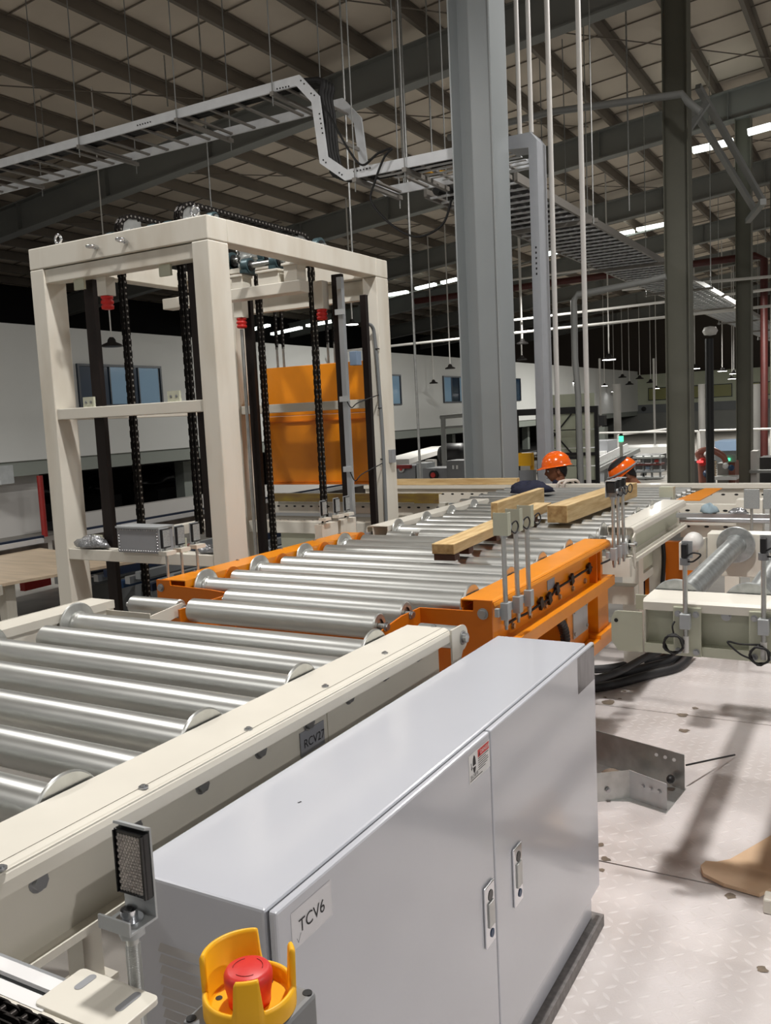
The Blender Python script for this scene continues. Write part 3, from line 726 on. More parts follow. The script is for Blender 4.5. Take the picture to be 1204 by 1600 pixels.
rag('rag', (-0.93, 5.54, -0.679), 0.05, 0.035, 0.045, 'cloth_blue', 'pale blue rag draped over the silver tube', 'rag', 3)
rag('plastic_wrap', (-0.76, 5.54, -0.679), 0.05, 0.03, 0.025, 'foil', 'crumpled clear plastic on the silver tube', 'plastic', 5)
def cross_sensor(x, ztop, label):
    t = thing('sensor_post', label, 'sensor', (x, 2.915, -0.83), 'sensor posts on the right cross conveyor')
    part('rod', MB().cyl((x, 2.915, -0.76), (x, 2.915, ztop), 0.0078, 12), 'galv', t)
    part('clamp', MB().box(x - 0.016, x + 0.016, 2.897, 2.9285, -0.735, -0.685), 'galv_flat', t, bevel=0.002)
    part('lower_rod', MB().cyl((x, 2.915, -0.815), (x, 2.915, -0.76), 0.010, 10), 'pipe_white', t)
    part('sensor_clamp', MB().cyl((x, 2.915, ztop), (x, 2.915, ztop + 0.022), 0.016, 12), 'grey_plastic', t)
    s = part('sensor_head', MB().box(x - 0.009, x + 0.009, 2.90, 2.925, ztop + 0.024, ztop + 0.068), 'black', t, bevel=0.002)
    part('bracket', MB().box(x - 0.012, x + 0.022, 2.926, 2.930, ztop + 0.02, ztop + 0.076), 'galv_flat', t)
    lp = [(x + 0.008, 2.905, ztop + 0.03), (x + 0.03, 2.90, ztop + 0.042), (x + 0.052, 2.90, ztop + 0.036), (x + 0.03, 2.90, ztop + 0.015), (x + 0.012, 2.905, ztop + 0.012)]
    part('cable', MB().tube(smooth_path(lp, 5), 0.003, 6), 'cable_black', t)
cross_sensor(-0.565, -0.525, 'slim sensor post with looped cable on the cross conveyor, the lower one')
cross_sensor(-0.330, -0.50, 'tall sensor post near the right picture edge on the cross conveyor')
def coil(c, r, n, label, tail):
    pts = []
    for i in range(n * 18):
        a = 2 * PI * i / 18; rr = r * (1 + 0.07 * math.sin(i * 1.7))
        pts.append((c[0] + rr * math.cos(a), c[1] - 0.004 * (i // 18), c[2] + rr * math.sin(a)))
    mb = MB().tube(pts, 0.0034, 6).tube(smooth_path(tail, 6), 0.003, 6)
    return solo('cable_coil', mb, 'cable_black', label, 'cable', c)
coil((-0.600, 2.905, -0.785), 0.030, 5, 'black cable coil hanging on the left mounting plate of the beam', [(-0.60, 2.905, -0.755), (-0.605, 2.91, -0.73), (-0.60, 2.92, -0.715)])
coil((-0.340, 2.905, -0.800), 0.028, 4, 'black cable coil hanging at the right picture edge', [(-0.365, 2.905, -0.815), (-0.40, 2.905, -0.80), (-0.437, 2.915, -0.768), (-0.40, 2.925, -0.775), (-0.34, 2.925, -0.772)])
for i, (a, b, c, d, r) in enumerate((((905, 1046), (950, 1044), (1000, 1034), (1040, 1026), 0.024), ((905, 1062), (950, 1058), (1010, 1042), (1052, 1030), 0.024), ((905, 1078), (955, 1070), (1015, 1054), (1058, 1042), 0.026), ((905, 1068), (960, 1052), (1010, 1026), (1048, 1008), 0.022))):
    pts = [atZ(x, y, FL + r + (0.0, 0.012, 0.0, 0.10)[i]) for x, y in (a, b, c, d)]
    end = Vector(pts[-1]); pts.append(end + Vector((0.03, 0.30, 0.02)))
    solo('hose', MB().tube(smooth_path(pts, 8), r, 10), 'hose', ('black hose behind the cabinet, topmost of the bundle', 'thick black hose in the middle of the bundle', 'thickest black hose at the front of the bundle', 'thin black hose lying across the bundle')[i], 'hose', tuple(pts[0]), 'hoses behind the cabinet')

# ------------------------------------------------------------------ lift tower
tw = thing('lift_tower', 'tall cream steel lift frame with hanging chains and black guide rails', 'lift', (-3.69, 4.54, GR))
TX0, TX1, TY0, TY1 = -4.36, -3.015, 3.60, 5.47
PW, PD = 0.112, 0.16
for x0, x1 in ((TX0, TX0 + PW), (TX1 - PW, TX1)):
    for y0, y1 in ((TY0, TY0 + PD), (TY1 - PD, TY1)):
        p = part('post', MB().box(x0, x1, y0, y1, GR + 0.02, 0.932), 'cream_worn', tw, bevel=0.006)
        part('foot_plate', MB().box(x0 - 0.05, x1 + 0.05, y0 - 0.05, y1 + 0.05, GR, GR + 0.02), 'cream_worn', p)
for y0, y1 in ((TY0, TY0 + PD), (TY1 - PD, TY1)):
    part('top_beam', MB().box(TX0, TX1, y0, y1, 0.934, 1.055), 'cream_worn', tw, bevel=0.006)
for x0, x1 in ((TX0, TX0 + PW), (TX1 - PW, TX1)):
    part('top_beam', MB().box(x0, x1, TY0 + PD, TY1 - PD, 0.936, 1.055), 'cream_worn', tw, bevel=0.004)
part('header_beam', MB().box(TX0 + PW, TX1 - PW, TY0 + 0.012, TY0 + 0.10, 0.850, 0.928), 'cream_worn', tw, bevel=0.004)
part('mid_beam', MB().box(TX0 + PW, TX1 - PW, TY0 + 0.01, TY0 + 0.09, 0.064, 0.127), 'cream', tw, bevel=0.004)
part('low_beam', MB().box(TX0 + PW, TX1 - PW, TY0 + 0.005, TY0 + 0.10, -0.765, -0.700), 'cream', tw, bevel=0.004)
part('mid_beam', MB().box(TX0 + PW, TX1 - PW, TY1 - PD + 0.01, TY1 - PD + 0.09, 0.055, 0.118), 'cream', tw, bevel=0.004)
part('low_beam', MB().box(TX0 + PW, TX1 - PW, TY1 - PD + 0.01, TY1 - PD + 0.09, -0.84, -0.75), 'cream', tw, bevel=0.004)
part('upper_cross_beam', MB().box(TX0 + PW, TX1 - PW, 4.56, 4.66, 0.775, 0.845), 'cream', tw, bevel=0.004)
for zz in (0.10, -0.72): part('side_beam', MB().box(TX0 + 0.02, TX0 + 0.09, TY0 + PD, TY1 - PD, zz - 0.04, zz + 0.03), 'cream', tw, bevel=0.004)
part('rear_tie', MB().box(TX0 + PW, TX1 - PW, TY1 - 0.09, TY1 - 0.02, 0.80, 0.93), 'cream_worn', tw)
for x in (-4.0, -3.35):
    part('bolt_plate', MB().box(x - 0.04, x + 0.04, TY0 + 0.03, TY0 + 0.045, 0.79, 0.85), 'cream_green', tw)
    bp = part('bolt_plate', MB().box(x - 0.045, x + 0.04, TY0 + 0.03, TY0 + 0.045, 0.127, 0.185), 'cream_green', tw)
    for d in (-0.02, 0.02): part('hex_bolt', hexbolt(MB(), (x + d, TY0 + 0.03, 0.155), (0, -1, 0), 0.006, 0.004), 'bolt', bp)
    part('bolt_plate', MB().box(x - 0.09, x - 0.01, TY0 + 0.05, TY0 + 0.06, -0.70, -0.62), 'cream_green', tw)
# guide rails
for x0, x1, y0, y1, zb, zt in ((-4.035, -3.968, 3.70, 3.73, GR, 0.85), (-3.248, -3.205, 3.70, 3.73, -0.62, 0.85), (-3.925, -3.868, 5.02, 5.05, GR, 0.93), (-3.185, -3.120, 5.02, 5.05, GR, 0.93), (-3.065, -3.030, 5.17, 5.20, GR, 0.80)):
    mb = MB(); sheet(mb, [(x0, y0 + 0.03), (x0, y0), (x1, y0), (x1, y0 + 0.03)], 0.008, 'Z', zb, zt)
    part('guide_rail', mb, 'guide', tw)
# roller chains (double strand) and sprockets
def chain_parts(parent, path, pitch=0.032, strands=(-0.014, 0.014), axis=Vector((1, 0, 0)), h=0.027, wd=0.012):
    mb, rl = MB(), MB()
    P = [Vector(p) for p in path]; acc = 0.0; seg = []
    for a, b in zip(P, P[1:]): seg.append((a, b, (b - a).length))
    tot = sum(s_[2] for s_ in seg); n = int(tot / pitch); pts = []
    for i in range(n + 1):
        t = i * pitch
        for a, b, L in seg:
            if t <= L + 1e-9: pts.append(a + (b - a) * (t / L if L else 0)); break
            t -= L
    for i, (a, b) in enumerate(zip(pts, pts[1:])):
        d = (b - a).normalized(); u = axis.cross(d).normalized()
        for s_ in strands:
            wv = wd * (0.5 if i % 2 else 0.36)
            for k in (-1, 1):
                c = (a + b) / 2 + axis * (s_ + k * wv)
                mb.obox(c, d * pitch * 0.62, u * h * (0.5 if i % 2 else 0.42), axis * 0.0014)
            rl.cyl(a + axis * (s_ - wd * 0.70), a + axis * (s_ + wd * 0.70), h * 0.24, 6)
    c = part('chain', mb, 'chain', parent, stuff=True)
    part('chain_roller', rl, 'chain_pin', c, stuff=True)
ZS = 1.085      # sprocket shaft height
for cx in (-3.745, -3.305):
    arc = [Vector((cx, 3.81 - 0.098 * math.cos(a), ZS + 0.098 * math.sin(a))) for a in [PI * k / 12 for k in range(0, 7)]]
    arc2 = [Vector((cx, 4.86 + 0.098 * math.cos(a), ZS + 0.098 * math.sin(a))) for a in [PI * k / 12 for k in range(6, -1, -1)]]
    path = [Vector((cx, 3.712, -1.75 if cx < -3.5 else -0.60)), Vector((cx, 3.712, ZS))] + arc[1:] + arc2[:-1] + [Vector((cx, 4.958, ZS)), Vector((cx, 4.958, -1.6))]
    chain_parts(tw, path)
    for yc in (3.81, 4.86):
        mb = MB()
        for dx in (-0.012, 0.012):
            n = 17; pts = []
            for i in range(n * 4):
                a = 2 * PI * i / (n * 4); rr = 0.092 + (0.010 if i % 4 in (1, 2) else -0.004); pts.append((yc + rr * math.cos(a), ZS + rr * math.sin(a)))
            mb.prism(pts, 'X', cx + dx - 0.003, cx + dx + 0.003)
        sp = part('sprocket', mb, 'galv', tw)
        part('hub', MB().cyl((cx - 0.05, yc, ZS), (cx + 0.05, yc, ZS), 0.034, 18), 'galv', sp)
for yc in (3.81, 4.86):
    part('drive_shaft', MB().cyl((-3.95, yc, ZS - 0.0), (-3.12, yc, ZS), 0.018, 14), 'galv', tw)
    for x in ((-3.90, -3.58, -3.46, -3.15) if yc < 4 else (-3.88, -3.60, -3.42, -3.17)):
        rb0 = 0.034 if yc < 4 else 0.056
        bb = part('bearing_block', MB().cyl((x - 0.02, yc, ZS), (x + 0.02, yc, ZS), rb0, 18).box(x - 0.02, x + 0.02, yc - 0.06, yc + 0.06, ZS - 0.06, ZS - 0.03), 'bearing', tw)
        part('bearing_face', MB().cyl((x + 0.0205, yc, ZS), (x + 0.026, yc, ZS), rb0 * 0.7, 16), 'black', bb)
        if yc < 4: part('bearing_bracket', MB().box(x - 0.03, x + 0.03, yc - 0.03, yc + 0.09, 0.98, ZS - 0.06), 'cream', tw)
part('shaft_shelf', MB().box(TX0 + PW, TX1 - PW, 3.77, 3.90, 0.955, 0.98), 'cream', tw)
part('shaft_shelf', MB().box(TX0 + PW, TX1 - PW, 4.80, 4.93, 0.99, 1.02), 'cream', tw)
part('idler_shaft', MB().cyl((-3.62, 4.62, 0.985), (-3.28, 4.62, 0.985), 0.018, 14), 'galv', tw)
for x in (-3.56, -3.335):
    bb = part('bearing_block', MB().cyl((x - 0.025, 4.62, 0.985), (x + 0.025, 4.62, 0.985), 0.048, 20).box(x - 0.02, x + 0.02, 4.56, 4.68, 0.935, 0.955), 'bearing', tw)
    part('bearing_face', MB().cyl((x + 0.0255, 4.62, 0.985), (x + 0.032, 4.62, 0.985), 0.034, 16), 'black', bb)
for x0, x1, z1 in ((-3.66, -3.575, 0.93), (-3.45, -3.29, 0.932), (-3.25, -3.15, 0.955)):
    part('bearing_bracket', MB().box(x0, x1, 4.57, 4.67, 0.845, z1).box(x0 - 0.008, x1 + 0.008, 4.555, 4.675, z1 - 0.015, z1), 'cream', tw, bevel=0.003)
# rubber buffers on square stubs
for x, y, zt, zb, zz in ((-3.86, 3.70, 0.85, 0.745, 0.67), (-3.905, 4.96, 0.90, 0.715, 0.645), (-3.245, 4.97, 0.89, 0.71, 0.64)):
    b = part('buffer_stub', MB().box(x - 0.036, x + 0.036, y - 0.036, y + 0.036, zb, zt), 'cream', tw, bevel=0.003)
    h = zb - zz; prof = [(0.0, 0)]
    for i, (r, f) in enumerate(((0.034, 0.0), (0.034, 0.18), (0.026, 0.26), (0.036, 0.36), (0.036, 0.55), (0.027, 0.63), (0.036, 0.73), (0.034, 0.95), (0.02, 1.0))): prof.append((r, -h * f))
    prof.append((0.0, -h))
    part('rubber_buffer', MB().lathe(prof, (x, y, zb), 'Z', 20), 'red_rubber', b, label='red rubber buffer')
part('guide_rod', MB().cyl((-3.925, 4.98, -1.5), (-3.925, 4.98, 0.64), 0.012, 8), 'galv', tw)
# eyebolts on the top beam
def eyebolt(c, d, label=None):
    c, d = Vector(c), Vector(d).normalized(); s_ = Vector((1, 0, 0)); mb = MB()
    mb.cyl(c, c + d * 0.018, 0.012, 12); cc = c + d * 0.042
    mb.tube([cc + (s_ * math.cos(a) + d * math.sin(a)) * 0.024 for a in [2 * PI * i / 18 for i in range(18)]], 0.0075, 8, True)
    return part('eyebolt', mb, 'chrome', tw)
eyebolt((-4.17, 3.66, 1.055), (0, 0, 1)); eyebolt((-3.14, 3.66, 1.055), (0, 0, 1))
eyebolt((-3.80, TY0, 0.992), (0, -1, 0)); eyebolt((-3.575, TY0, 0.990), (0, -1, 0.15))
# aluminium switch pole with cable, conduit on the right rear post
part('switch_pole', MB().box(-3.115, -3.080, 4.96, 4.995, -1.4, 0.90), 'alu', tw)
for z in (0.66, 0.10, -0.36): part('switch_bracket', MB().box(-3.13, -3.06, 4.945, 4.96, z, z + 0.035), 'galv_flat', tw)
part('limit_switch', MB().box(-3.04, -2.985, 4.95, 5.01, 0.33, 0.42), 'blue_grey', tw, bevel=0.003)
part('conduit', MB().tube(smooth_path([(-3.06, 5.18, 0.62), (-3.045, 5.27, 0.60), (-3.04, 5.295, 0.50), (-3.03, 5.30, 0.2), (-3.02, 5.30, -0.2), (-3.02, 5.29, -0.9)]), 0.012, 8), 'mesh_grey', tw)
for z in (0.45, 0.05, -0.3): part('cable_tie', MB().lathe([(0.014, -0.004), (0.016, -0.004), (0.016, 0.004), (0.014, 0.004)], (-3.03, 5.30, z), 'Z', 12), 'black', tw)
for z, q in ((0.11, 0.05), (-0.36, 0.06)):
    part('loose_cable', MB().tube(smooth_path([(-3.08, 4.95, z), (-3.05, 4.96, z - q), (-3.02, 5.0, z - 0.02), (-3.03, 5.29, z + 0.03)]), 0.004, 6), 'cable_black', tw)
part('post_switch', MB().box(-3.014, -2.985, 5.36, 5.41, -0.33, -0.24), 'grey_box', tw)

# orange lifting carriage hung on its own chains behind the rear frame
oc = thing('lift_carriage', 'big orange steel carriage plate hanging inside the lift tower', 'carriage', (-3.7, 5.62, -0.48))
part('upper_panel', MB().box(-4.19, -3.30, 5.56, 5.80, 0.03, 0.40), 'orange', oc, bevel=0.004)
part('lower_panel', MB().box(-4.19, -3.29, 5.56, 5.80, -0.48, 0.028), 'orange', oc, bevel=0.004)
part('fold', MB().box(-4.19, -3.29, 5.545, 5.56, -0.02, -0.012), 'orange_dark', oc)
part('bottom_lip', MB().box(-4.20, -3.28, 5.535, 5.82, -0.495, -0.48), 'orange_dark', oc)
for x in (-4.13, -4.07, -3.66, -3.60):
    part('suspension_bolt', MB().cyl((x, 5.66, 0.40), (x, 5.66, 0.56), 0.010, 8), 'galv', oc)
    chain_parts(oc, [(x, 5.66, 0.55), (x, 5.66, 1.02)], strands=(0,))
part('hanger_frame', MB().box(-4.2, -3.5, 5.60, 5.72, 1.02, 1.06).box(-4.2, -4.12, 5.472, 5.60, 1.02, 1.055).box(-3.6, -3.52, 5.472, 5.60, 1.02, 1.055), 'cream', oc)

# riveted grey box and wrapping on the low beam
jb = thing('junction_box', 'grey riveted steel junction box on the low tower beam', 'box', (-3.62, 3.60, -0.700))
bx0, bx1, by0, by1, bz0, bz1 = -3.80, -3.485, 3.575, 3.690, -0.700, -0.562
part('body', MB().box(bx0, bx1, by0, by1, bz0, bz1), 'grey_box', jb, bevel=0.002)
part('lid', MB().box(bx0 - 0.006, bx1 + 0.006, by0 - 0.006, by1 + 0.006, bz1, bz1 + 0.010), 'galv_flat', jb)
rv = MB()
for i in range(17):
    x = bx0 + 0.012 + i * (bx1 - bx0 - 0.024) / 16
    for z in (bz0 + 0.010, bz1 - 0.010): rv.lathe([(0.0052, 0), (0.0042, -0.003), (0, -0.004)], (x, by0, z), 'Y', 6)
for i in range(1, 7):
    z = bz0 + 0.010 + i * (bz1 - bz0 - 0.02) / 7
    for x in (bx0 + 0.012, bx1 - 0.012): rv.lathe([(0.0052, 0), (0.0042, -0.003), (0, -0.004)], (x, by0, z), 'Y', 6)
part('rivet', rv, 'bolt', jb, stuff=True)
part('cable_gland', MB().cyl((bx0 - 0.03, 3.66, -0.63), (bx0, 3.66, -0.63), 0.02, 12), 'black', jb)
rag('plastic_wrap', (-4.07, 3.64, -0.697), 0.13, 0.045, 0.055, 'foil', 'crumpled silver wrapping on the low tower beam left of the grey box', 'wrapping', 11)
rag('plastic_wrap', (-3.20, 3.65, -0.697), 0.06, 0.035, 0.035, 'foil', 'small crumpled plastic on the low tower beam by the right post', 'wrapping', 12)

# ------------------------------------------------------------------ electrical cabinet
ca = thing('electrical_cabinet', 'low light grey electrical cabinet with two glossy doors marked TCV6', 'cabinet', (-0.93, 1.78, FL))
CX0, CX1, CY0, CY1, CZ = -1.086, -0.797, 0.975, 2.588, -0.721
part('body', MB().box(CX0, CX1, CY0, CY1, -1.612, CZ), 'cabinet', ca, bevel=0.005)
part('plinth', MB().box(CX0 - 0.01, CX1 + 0.028, CY0 - 0.01, CY1 + 0.035, FL, -1.612), 'plinth', ca)
part('door_gasket', MB().box(CX1, CX1 + 0.006, CY0 + 0.01, CY1 - 0.01, -1.50, CZ - 0.006), 'gasket', ca)
doors = []
for y0, y1, nm in ((0.977, 1.7865, 'left'), (1.7915, 2.612, 'right')):
    d = part('door', MB().box(CX1 + 0.005, -0.777, y0, y1, -1.511, CZ - 0.001), 'cabinet', ca, bevel=0.0045)
    doors.append(d)
def handle(y, zt, zb, d):
    h = part('handle', MB().box(-0.777, -0.770, y - 0.026, y + 0.026, zb, zt), 'chrome', d, bevel=0.002)
    X = -0.770
    put('lever', MB().box(X - 0.0005, X + 0.003, y - 0.012, y + 0.016, zb + 0.035, zt - 0.045).mesh('lever', 'galv', WL[ca.name]), h) if False else None
    return h
for y, zt, zb, d in ((1.741, -1.062, -1.207, doors[0]), (1.917, -1.054, -1.202, doors[1])):
    X = -0.770
    mb = MB().box(-0.777, X, y - 0.026, y + 0.026, zb, zt)
    h = part('handle', mb, 'chrome', d, bevel=0.0025)
for y, zt, zb in ((1.741, -1.062, -1.207), (1.917, -1.054, -1.202)):
    X = -0.770
    h = part('handle_lever', MB().box(X, X + 0.004, y - 0.014, y + 0.016, zb + 0.045, zt - 0.042), 'galv', ca, bevel=0.001, label='flush swing lever')
    part('finger_hole', MB().cyl((X + 0.0002, y + 0.002, zt - 0.028), (X + 0.001, y + 0.002, zt - 0.028), 0.013, 16), 'black_gloss', h)
    part('lock_logo', MB().cyl((X + 0.0002, y + 0.004, zb + 0.026), (X + 0.0016, y + 0.004, zb + 0.026), 0.010, 16), 'blue', h)
# stickers
s1 = part('sticker', MB().quad((-0.7765, 1.012, -0.803), (-0.7765, 1.123, -0.803), (-0.7765, 1.123, -0.742), (-0.7765, 1.012, -0.742)), 'label_clear', ca, label='white TCV6 sticker')
text_mb('TCV6', 0.030, (-0.7762, 1.030, -0.783), (0, 1, 0), (0, 0, 1), 0.0003, parent=s1)
part('pen_tick', MB().tube([(-0.776, 1.024, -0.788), (-0.776, 1.027, -0.796), (-0.776, 1.035, -0.784)], 0.0004, 5), 'grey_box', s1)
s2 = part('sticker', MB().quad((-0.7765, 1.668, -0.802), (-0.7765, 1.782, -0.802), (-0.7765, 1.782, -0.738), (-0.7765, 1.668, -0.738)), 'white_plain', ca, label='white and red electric shock warning sticker')
part('red_banner', MB().quad((-0.7763, 1.716, -0.758), (-0.7763, 1.778, -0.758), (-0.7763, 1.778, -0.741), (-0.7763, 1.716, -0.741)), 'red', s2)
mb = MB()
def yz(ps): mb.add([(-0.7762, 1.668 + a, -0.802 + b) for a, b in ps], [tuple(range(len(ps)))])
fig = [(0.028 + 0.008 * math.cos(a), 0.037 + 0.020 * math.sin(a)) for a in [2 * PI * i / 16 for i in range(16)]]; yz(fig)
for r in range(6):
    L = (0.060, 0.045, 0.056, 0.058, 0.052, 0.040)[r]; z = 0.040 - r * 0.0050
    yz([(0.049, z), (0.049 + L * 0.96, z), (0.049 + L * 0.96, z + 0.0018), (0.049, z + 0.0018)])
yz([(0.004, 0.004), (0.070, 0.004), (0.070, 0.006), (0.004, 0.006)])
part('print', mb, 'ink', s2)
mb = MB()
def yz2(ps): mb.add([(-0.7761, 1.668 + a, -0.802 + b) for a, b in ps], [tuple(range(len(ps)))])
yz2([(0.018, 0.031), (0.038, 0.031), (0.038, 0.0345), (0.018, 0.0345)])
part('print_band', mb, 'white_plain', s2)
mb = MB(); yz2([(0.014, 0.026), (0.018, 0.034), (0.014, 0.034), (0.013, 0.044), (0.010, 0.044), (0.0125, 0.032), (0.010, 0.032)]); yz2([(0.052, 0.046), (0.060, 0.046), (0.056, 0.057)])
part('bolt_symbol', mb, 'ink', s2)
text_mb('DANGER', 0.0125, (-0.7762, 1.7295, -0.7535), (0, 1, 0), (0, 0, 1), 0.0002, 'white_plain', parent=s2)
text_mb('\u5f53\u5fc3\u89e6\u7535', 0.0105, (-0.7762, 1.673, -0.793), (0, 1, 0), (0, 0, 1), 0.0002, 'ink', parent=s2)
part('film_patch', MB().quad((-0.7765, 2.44, -0.836), (-0.7765, 2.606, -0.836), (-0.7765, 2.606, -0.728), (-0.7765, 2.44, -0.728)), 'film', ca, label='creased dark reflective film on the right door')
# louvres in the near side wall
for i in range(13):
    z = -0.830 - i * 0.019
    part('louvre', MB().prism([(CY0, z), (CY0 - 0.007, z - 0.010), (CY0, z - 0.013)], 'X', -1.014, -0.850), 'cabinet_side', ca)
part('chip', MB().quad((-0.965, 1.300, CZ + 0.0004), (-0.962, 1.308, CZ + 0.0004), (-0.959, 1.306, CZ + 0.0004), (-0.961, 1.299, CZ + 0.0004)), 'ink', ca)

# ------------------------------------------------------------------ emergency stop
ex, ey, ez = -0.4555, 0.5315, -0.482
es = thing('emergency_stop', 'red mushroom emergency stop in a yellow guard on a grey box', 'button', (ex, ey, -0.60))
h = 0.040
b = part('housing', MB().box(ex - h, ex + h, ey - h, ey + h, -0.60, ez), 'grey_plastic', es, bevel=0.004)
for sx, sy in ((-1, -1), (1, 1), (-1, 1), (1, -1)):
    c = (ex + sx * (h - 0.006), ey + sy * (h - 0.006), ez)
    part('screw', MB().cyl((c[0], c[1], ez - 0.002), (c[0], c[1], ez + 0.0006), 0.0042, 14), 'black', b)
def guard_h(a):   # a in degrees, measured from the camera's right, counter-clockwise seen from above
    def lug(c, hw, soft=5.0):
        d = abs((a - c + 180) % 360 - 180)
        t = min(max((hw - d) / soft + 0.5, 0), 1); return t * t * (3 - 2 * t)
    return 0.017 + 0.029 * max(lug(133, 50), lug(14, 11), lug(278, 17)) + (0.006 * lug(205, 14) if False else 0)
mb = MB(); n = 144; Ro, Ri = 0.0385, 0.0335
base_ang = math.degrees(math.atan2(RM[0][1], RM[0][0]))
rings = []
for i in range(n):
    a = 360 * i / n; hh = guard_h(a); w_ = math.radians(a + base_ang); cs, sn = math.cos(w_), math.sin(w_)
    fl = 1 + 0.03 * (hh - 0.017) / 0.029
    prof = [(Ro, 0.0), (Ro * fl, hh - 0.003), (Ro * fl - 0.0012, hh - 0.0006), (Ro * fl - 0.0025, hh), (Ri * fl + 0.0012, hh - 0.0006), (Ri * fl, hh - 0.003), (Ri, 0.006), (Ri - 0.003, 0.004)]
    rings.append([(ex + r * cs, ey + r * sn, ez + z) for r, z in prof])
m_ = len(rings[0])
mb.add([p for r in rings for p in r], [(i * m_ + k, ((i + 1) % n) * m_ + k, ((i + 1) % n) * m_ + k + 1, i * m_ + k + 1) for i in range(n) for k in range(m_ - 1)], True)
g = part('guard', mb, 'yellow', es, label='yellow shroud with upright lugs')
part('guard_floor', MB().cyl((ex, ey, ez + 0.0005), (ex, ey, ez + 0.0045), Ri, 40), 'yellow', g)
for a in (60, 170, 330):
    w_ = math.radians(a + base_ang); c = (ex + 0.027 * math.cos(w_), ey + 0.027 * math.sin(w_))
    part('guard_hole', MB().cyl((c[0], c[1], ez + 0.0046), (c[0], c[1], ez + 0.005), 0.003, 12), 'black', g)
bt = part('button', MB().lathe([(0.0, 0.004), (0.0175, 0.004), (0.0180, 0.012), (0.0196, 0.020), (0.0202, 0.026), (0.0200, 0.0295), (0.0186, 0.0325), (0.0160, 0.0340), (0.0, 0.0345)], (ex, ey, ez), 'Z', 40), 'red', es, label='red mushroom head')
for a0 in (20, 140, 260):
    pts = [(ex + 0.0125 * math.cos(math.radians(a0 + k * 10)), ey + 0.0125 * math.sin(math.radians(a0 + k * 10)), ez + 0.0344) for k in range(8)]
    part('arrow_groove', MB().tube(pts, 0.0003, 4), 'red_paint', bt)
part('mounting_post', MB().box(ex - 0.02, ex + 0.02, ey - 0.02, ey + 0.02, FL, -0.60), 'grey_plastic', es)

# ------------------------------------------------------------------ near reflector on a threaded stud
rx, ry = -0.802, 0.724
rp = thing('reflector_post', 'honeycomb reflector on a zinc bracket and threaded stud beside the cabinet', 'reflector', (rx, ry, FL))
part('stud', MB().tube([(rx + 0.002, ry, FL + i * 0.002) for i in range(0, int((-0.618 - FL) / 0.002))], lambda t: 0.0085, 12), 'galv', rp)
th = MB()
for i in range(70):
    z = -0.63 - i * 0.0022; th.lathe([(0.0085, -0.0008), (0.0096, 0), (0.0085, 0.0008)], (rx + 0.002, ry, z), 'Z', 12)
part('thread', th, 'galv', rp, stuff=True)
part('nut', MB().cyl((rx + 0.002, ry, -0.618), (rx + 0.002, ry, -0.604), 0.0165, 6), 'galv_flat', rp)
mb = MB(); sheet(mb, [(ry - 0.024, -0.585), (ry - 0.024, -0.601), (ry + 0.020, -0.601), (ry + 0.020, -0.487), (ry + 0.010, -0.483)], 0.003, 'X', rx - 0.026, rx + 0.026)
part('bracket', mb, 'galv_flat', rp)
part('washer', MB().cyl((rx, ry, -0.5995), (rx, ry, -0.597), 0.017, 24), 'chrome', rp)
part('cap_screw', MB().cyl((rx, ry, -0.597), (rx, ry, -0.585), 0.0105, 18), 'chrome', rp)
part('hex_socket', MB().cyl((rx, ry, -0.585), (rx, ry, -0.5845), 0.0052, 6), 'black', rp)
rf = part('reflector', MB().box(rx - 0.025, rx + 0.025, ry + 0.0085, ry + 0.0185, -0.574, -0.490), 'black_gloss', rp, bevel=0.0015)
hx = MB(); r_ = 0.0026
for j in range(18):
    for i in range(9):
        cx = rx - 0.019 + i * 0.0047 + (0.00235 if j % 2 else 0); cz = -0.567 + j * 0.0041
        if cx > rx + 0.0205: continue
        ring = [(cx + r_ * math.cos(PI / 6 + PI / 3 * q), ry + 0.0083, cz + r_ * math.sin(PI / 6 + PI / 3 * q)) for q in range(6)]
        hx.add(ring + [(cx, ry + 0.0066, cz)], [(q, (q + 1) % 6, 6) for q in range(6)])
part('prism_cell', hx, 'reflector', rf, stuff=True)
part('rim', MB().box(rx + 0.0215, rx + 0.0245, ry + 0.005, ry + 0.0085, -0.572, -0.492), 'black_gloss', rf)
part('rim', MB().box(rx - 0.0245, rx - 0.0225, ry + 0.006, ry + 0.0085, -0.572, -0.492), 'black_gloss', rf)

# ------------------------------------------------------------------ chain transfer at the near left corner
ct = thing('chain_conveyor', 'chain transfer with a cream slotted end plate in the near left corner', 'conveyor', (-1.1, 0.66, FL))
px0, px1, py0, py1, pz = -0.885, -0.752, 0.640, 0.716, -0.68
def rounded(x0, x1, y0, y1, r, n=5):
    out = []
    for cx, cy, a0 in ((x1 - r, y1 - r, 0), (x0 + r, y1 - r, 90), (x0 + r, y0 + r, 180), (x1 - r, y0 + r, 270)):
        out += [(cx + r * math.cos(math.radians(a0 + 90 * k / n)), cy + r * math.sin(math.radians(a0 + 90 * k / n))) for k in range(n + 1)]
    return out
pl_ = part('end_plate', MB().prism(rounded(px0, px1, py0, py1, 0.008), 'Z', pz - 0.008, pz), 'cream', ct, bevel=0.0012)
for cx, c0, c1_ in ((-0.857, 0.684, 0.707), (-0.780, 0.677, 0.706)):
    part('slot', MB().prism(rounded(cx - 0.0058, cx + 0.0058, c0 - 0.004, c1_ + 0.004, 0.0055), 'Z', pz + 0.0002, pz + 0.0006), 'grey_box', pl_)
for y0, y1, z in ((0.666, 0.686, -0.681), (0.636, 0.657, -0.683)):
    part('wear_strip', MB().box(-1.135, px0 + 0.02, y0, y1, z - 0.006, z), 'white_plain', ct)
part('profile_base', MB().box(-1.135, px0 + 0.015, 0.640, 0.70, -0.76, -0.690), 'alu', ct)
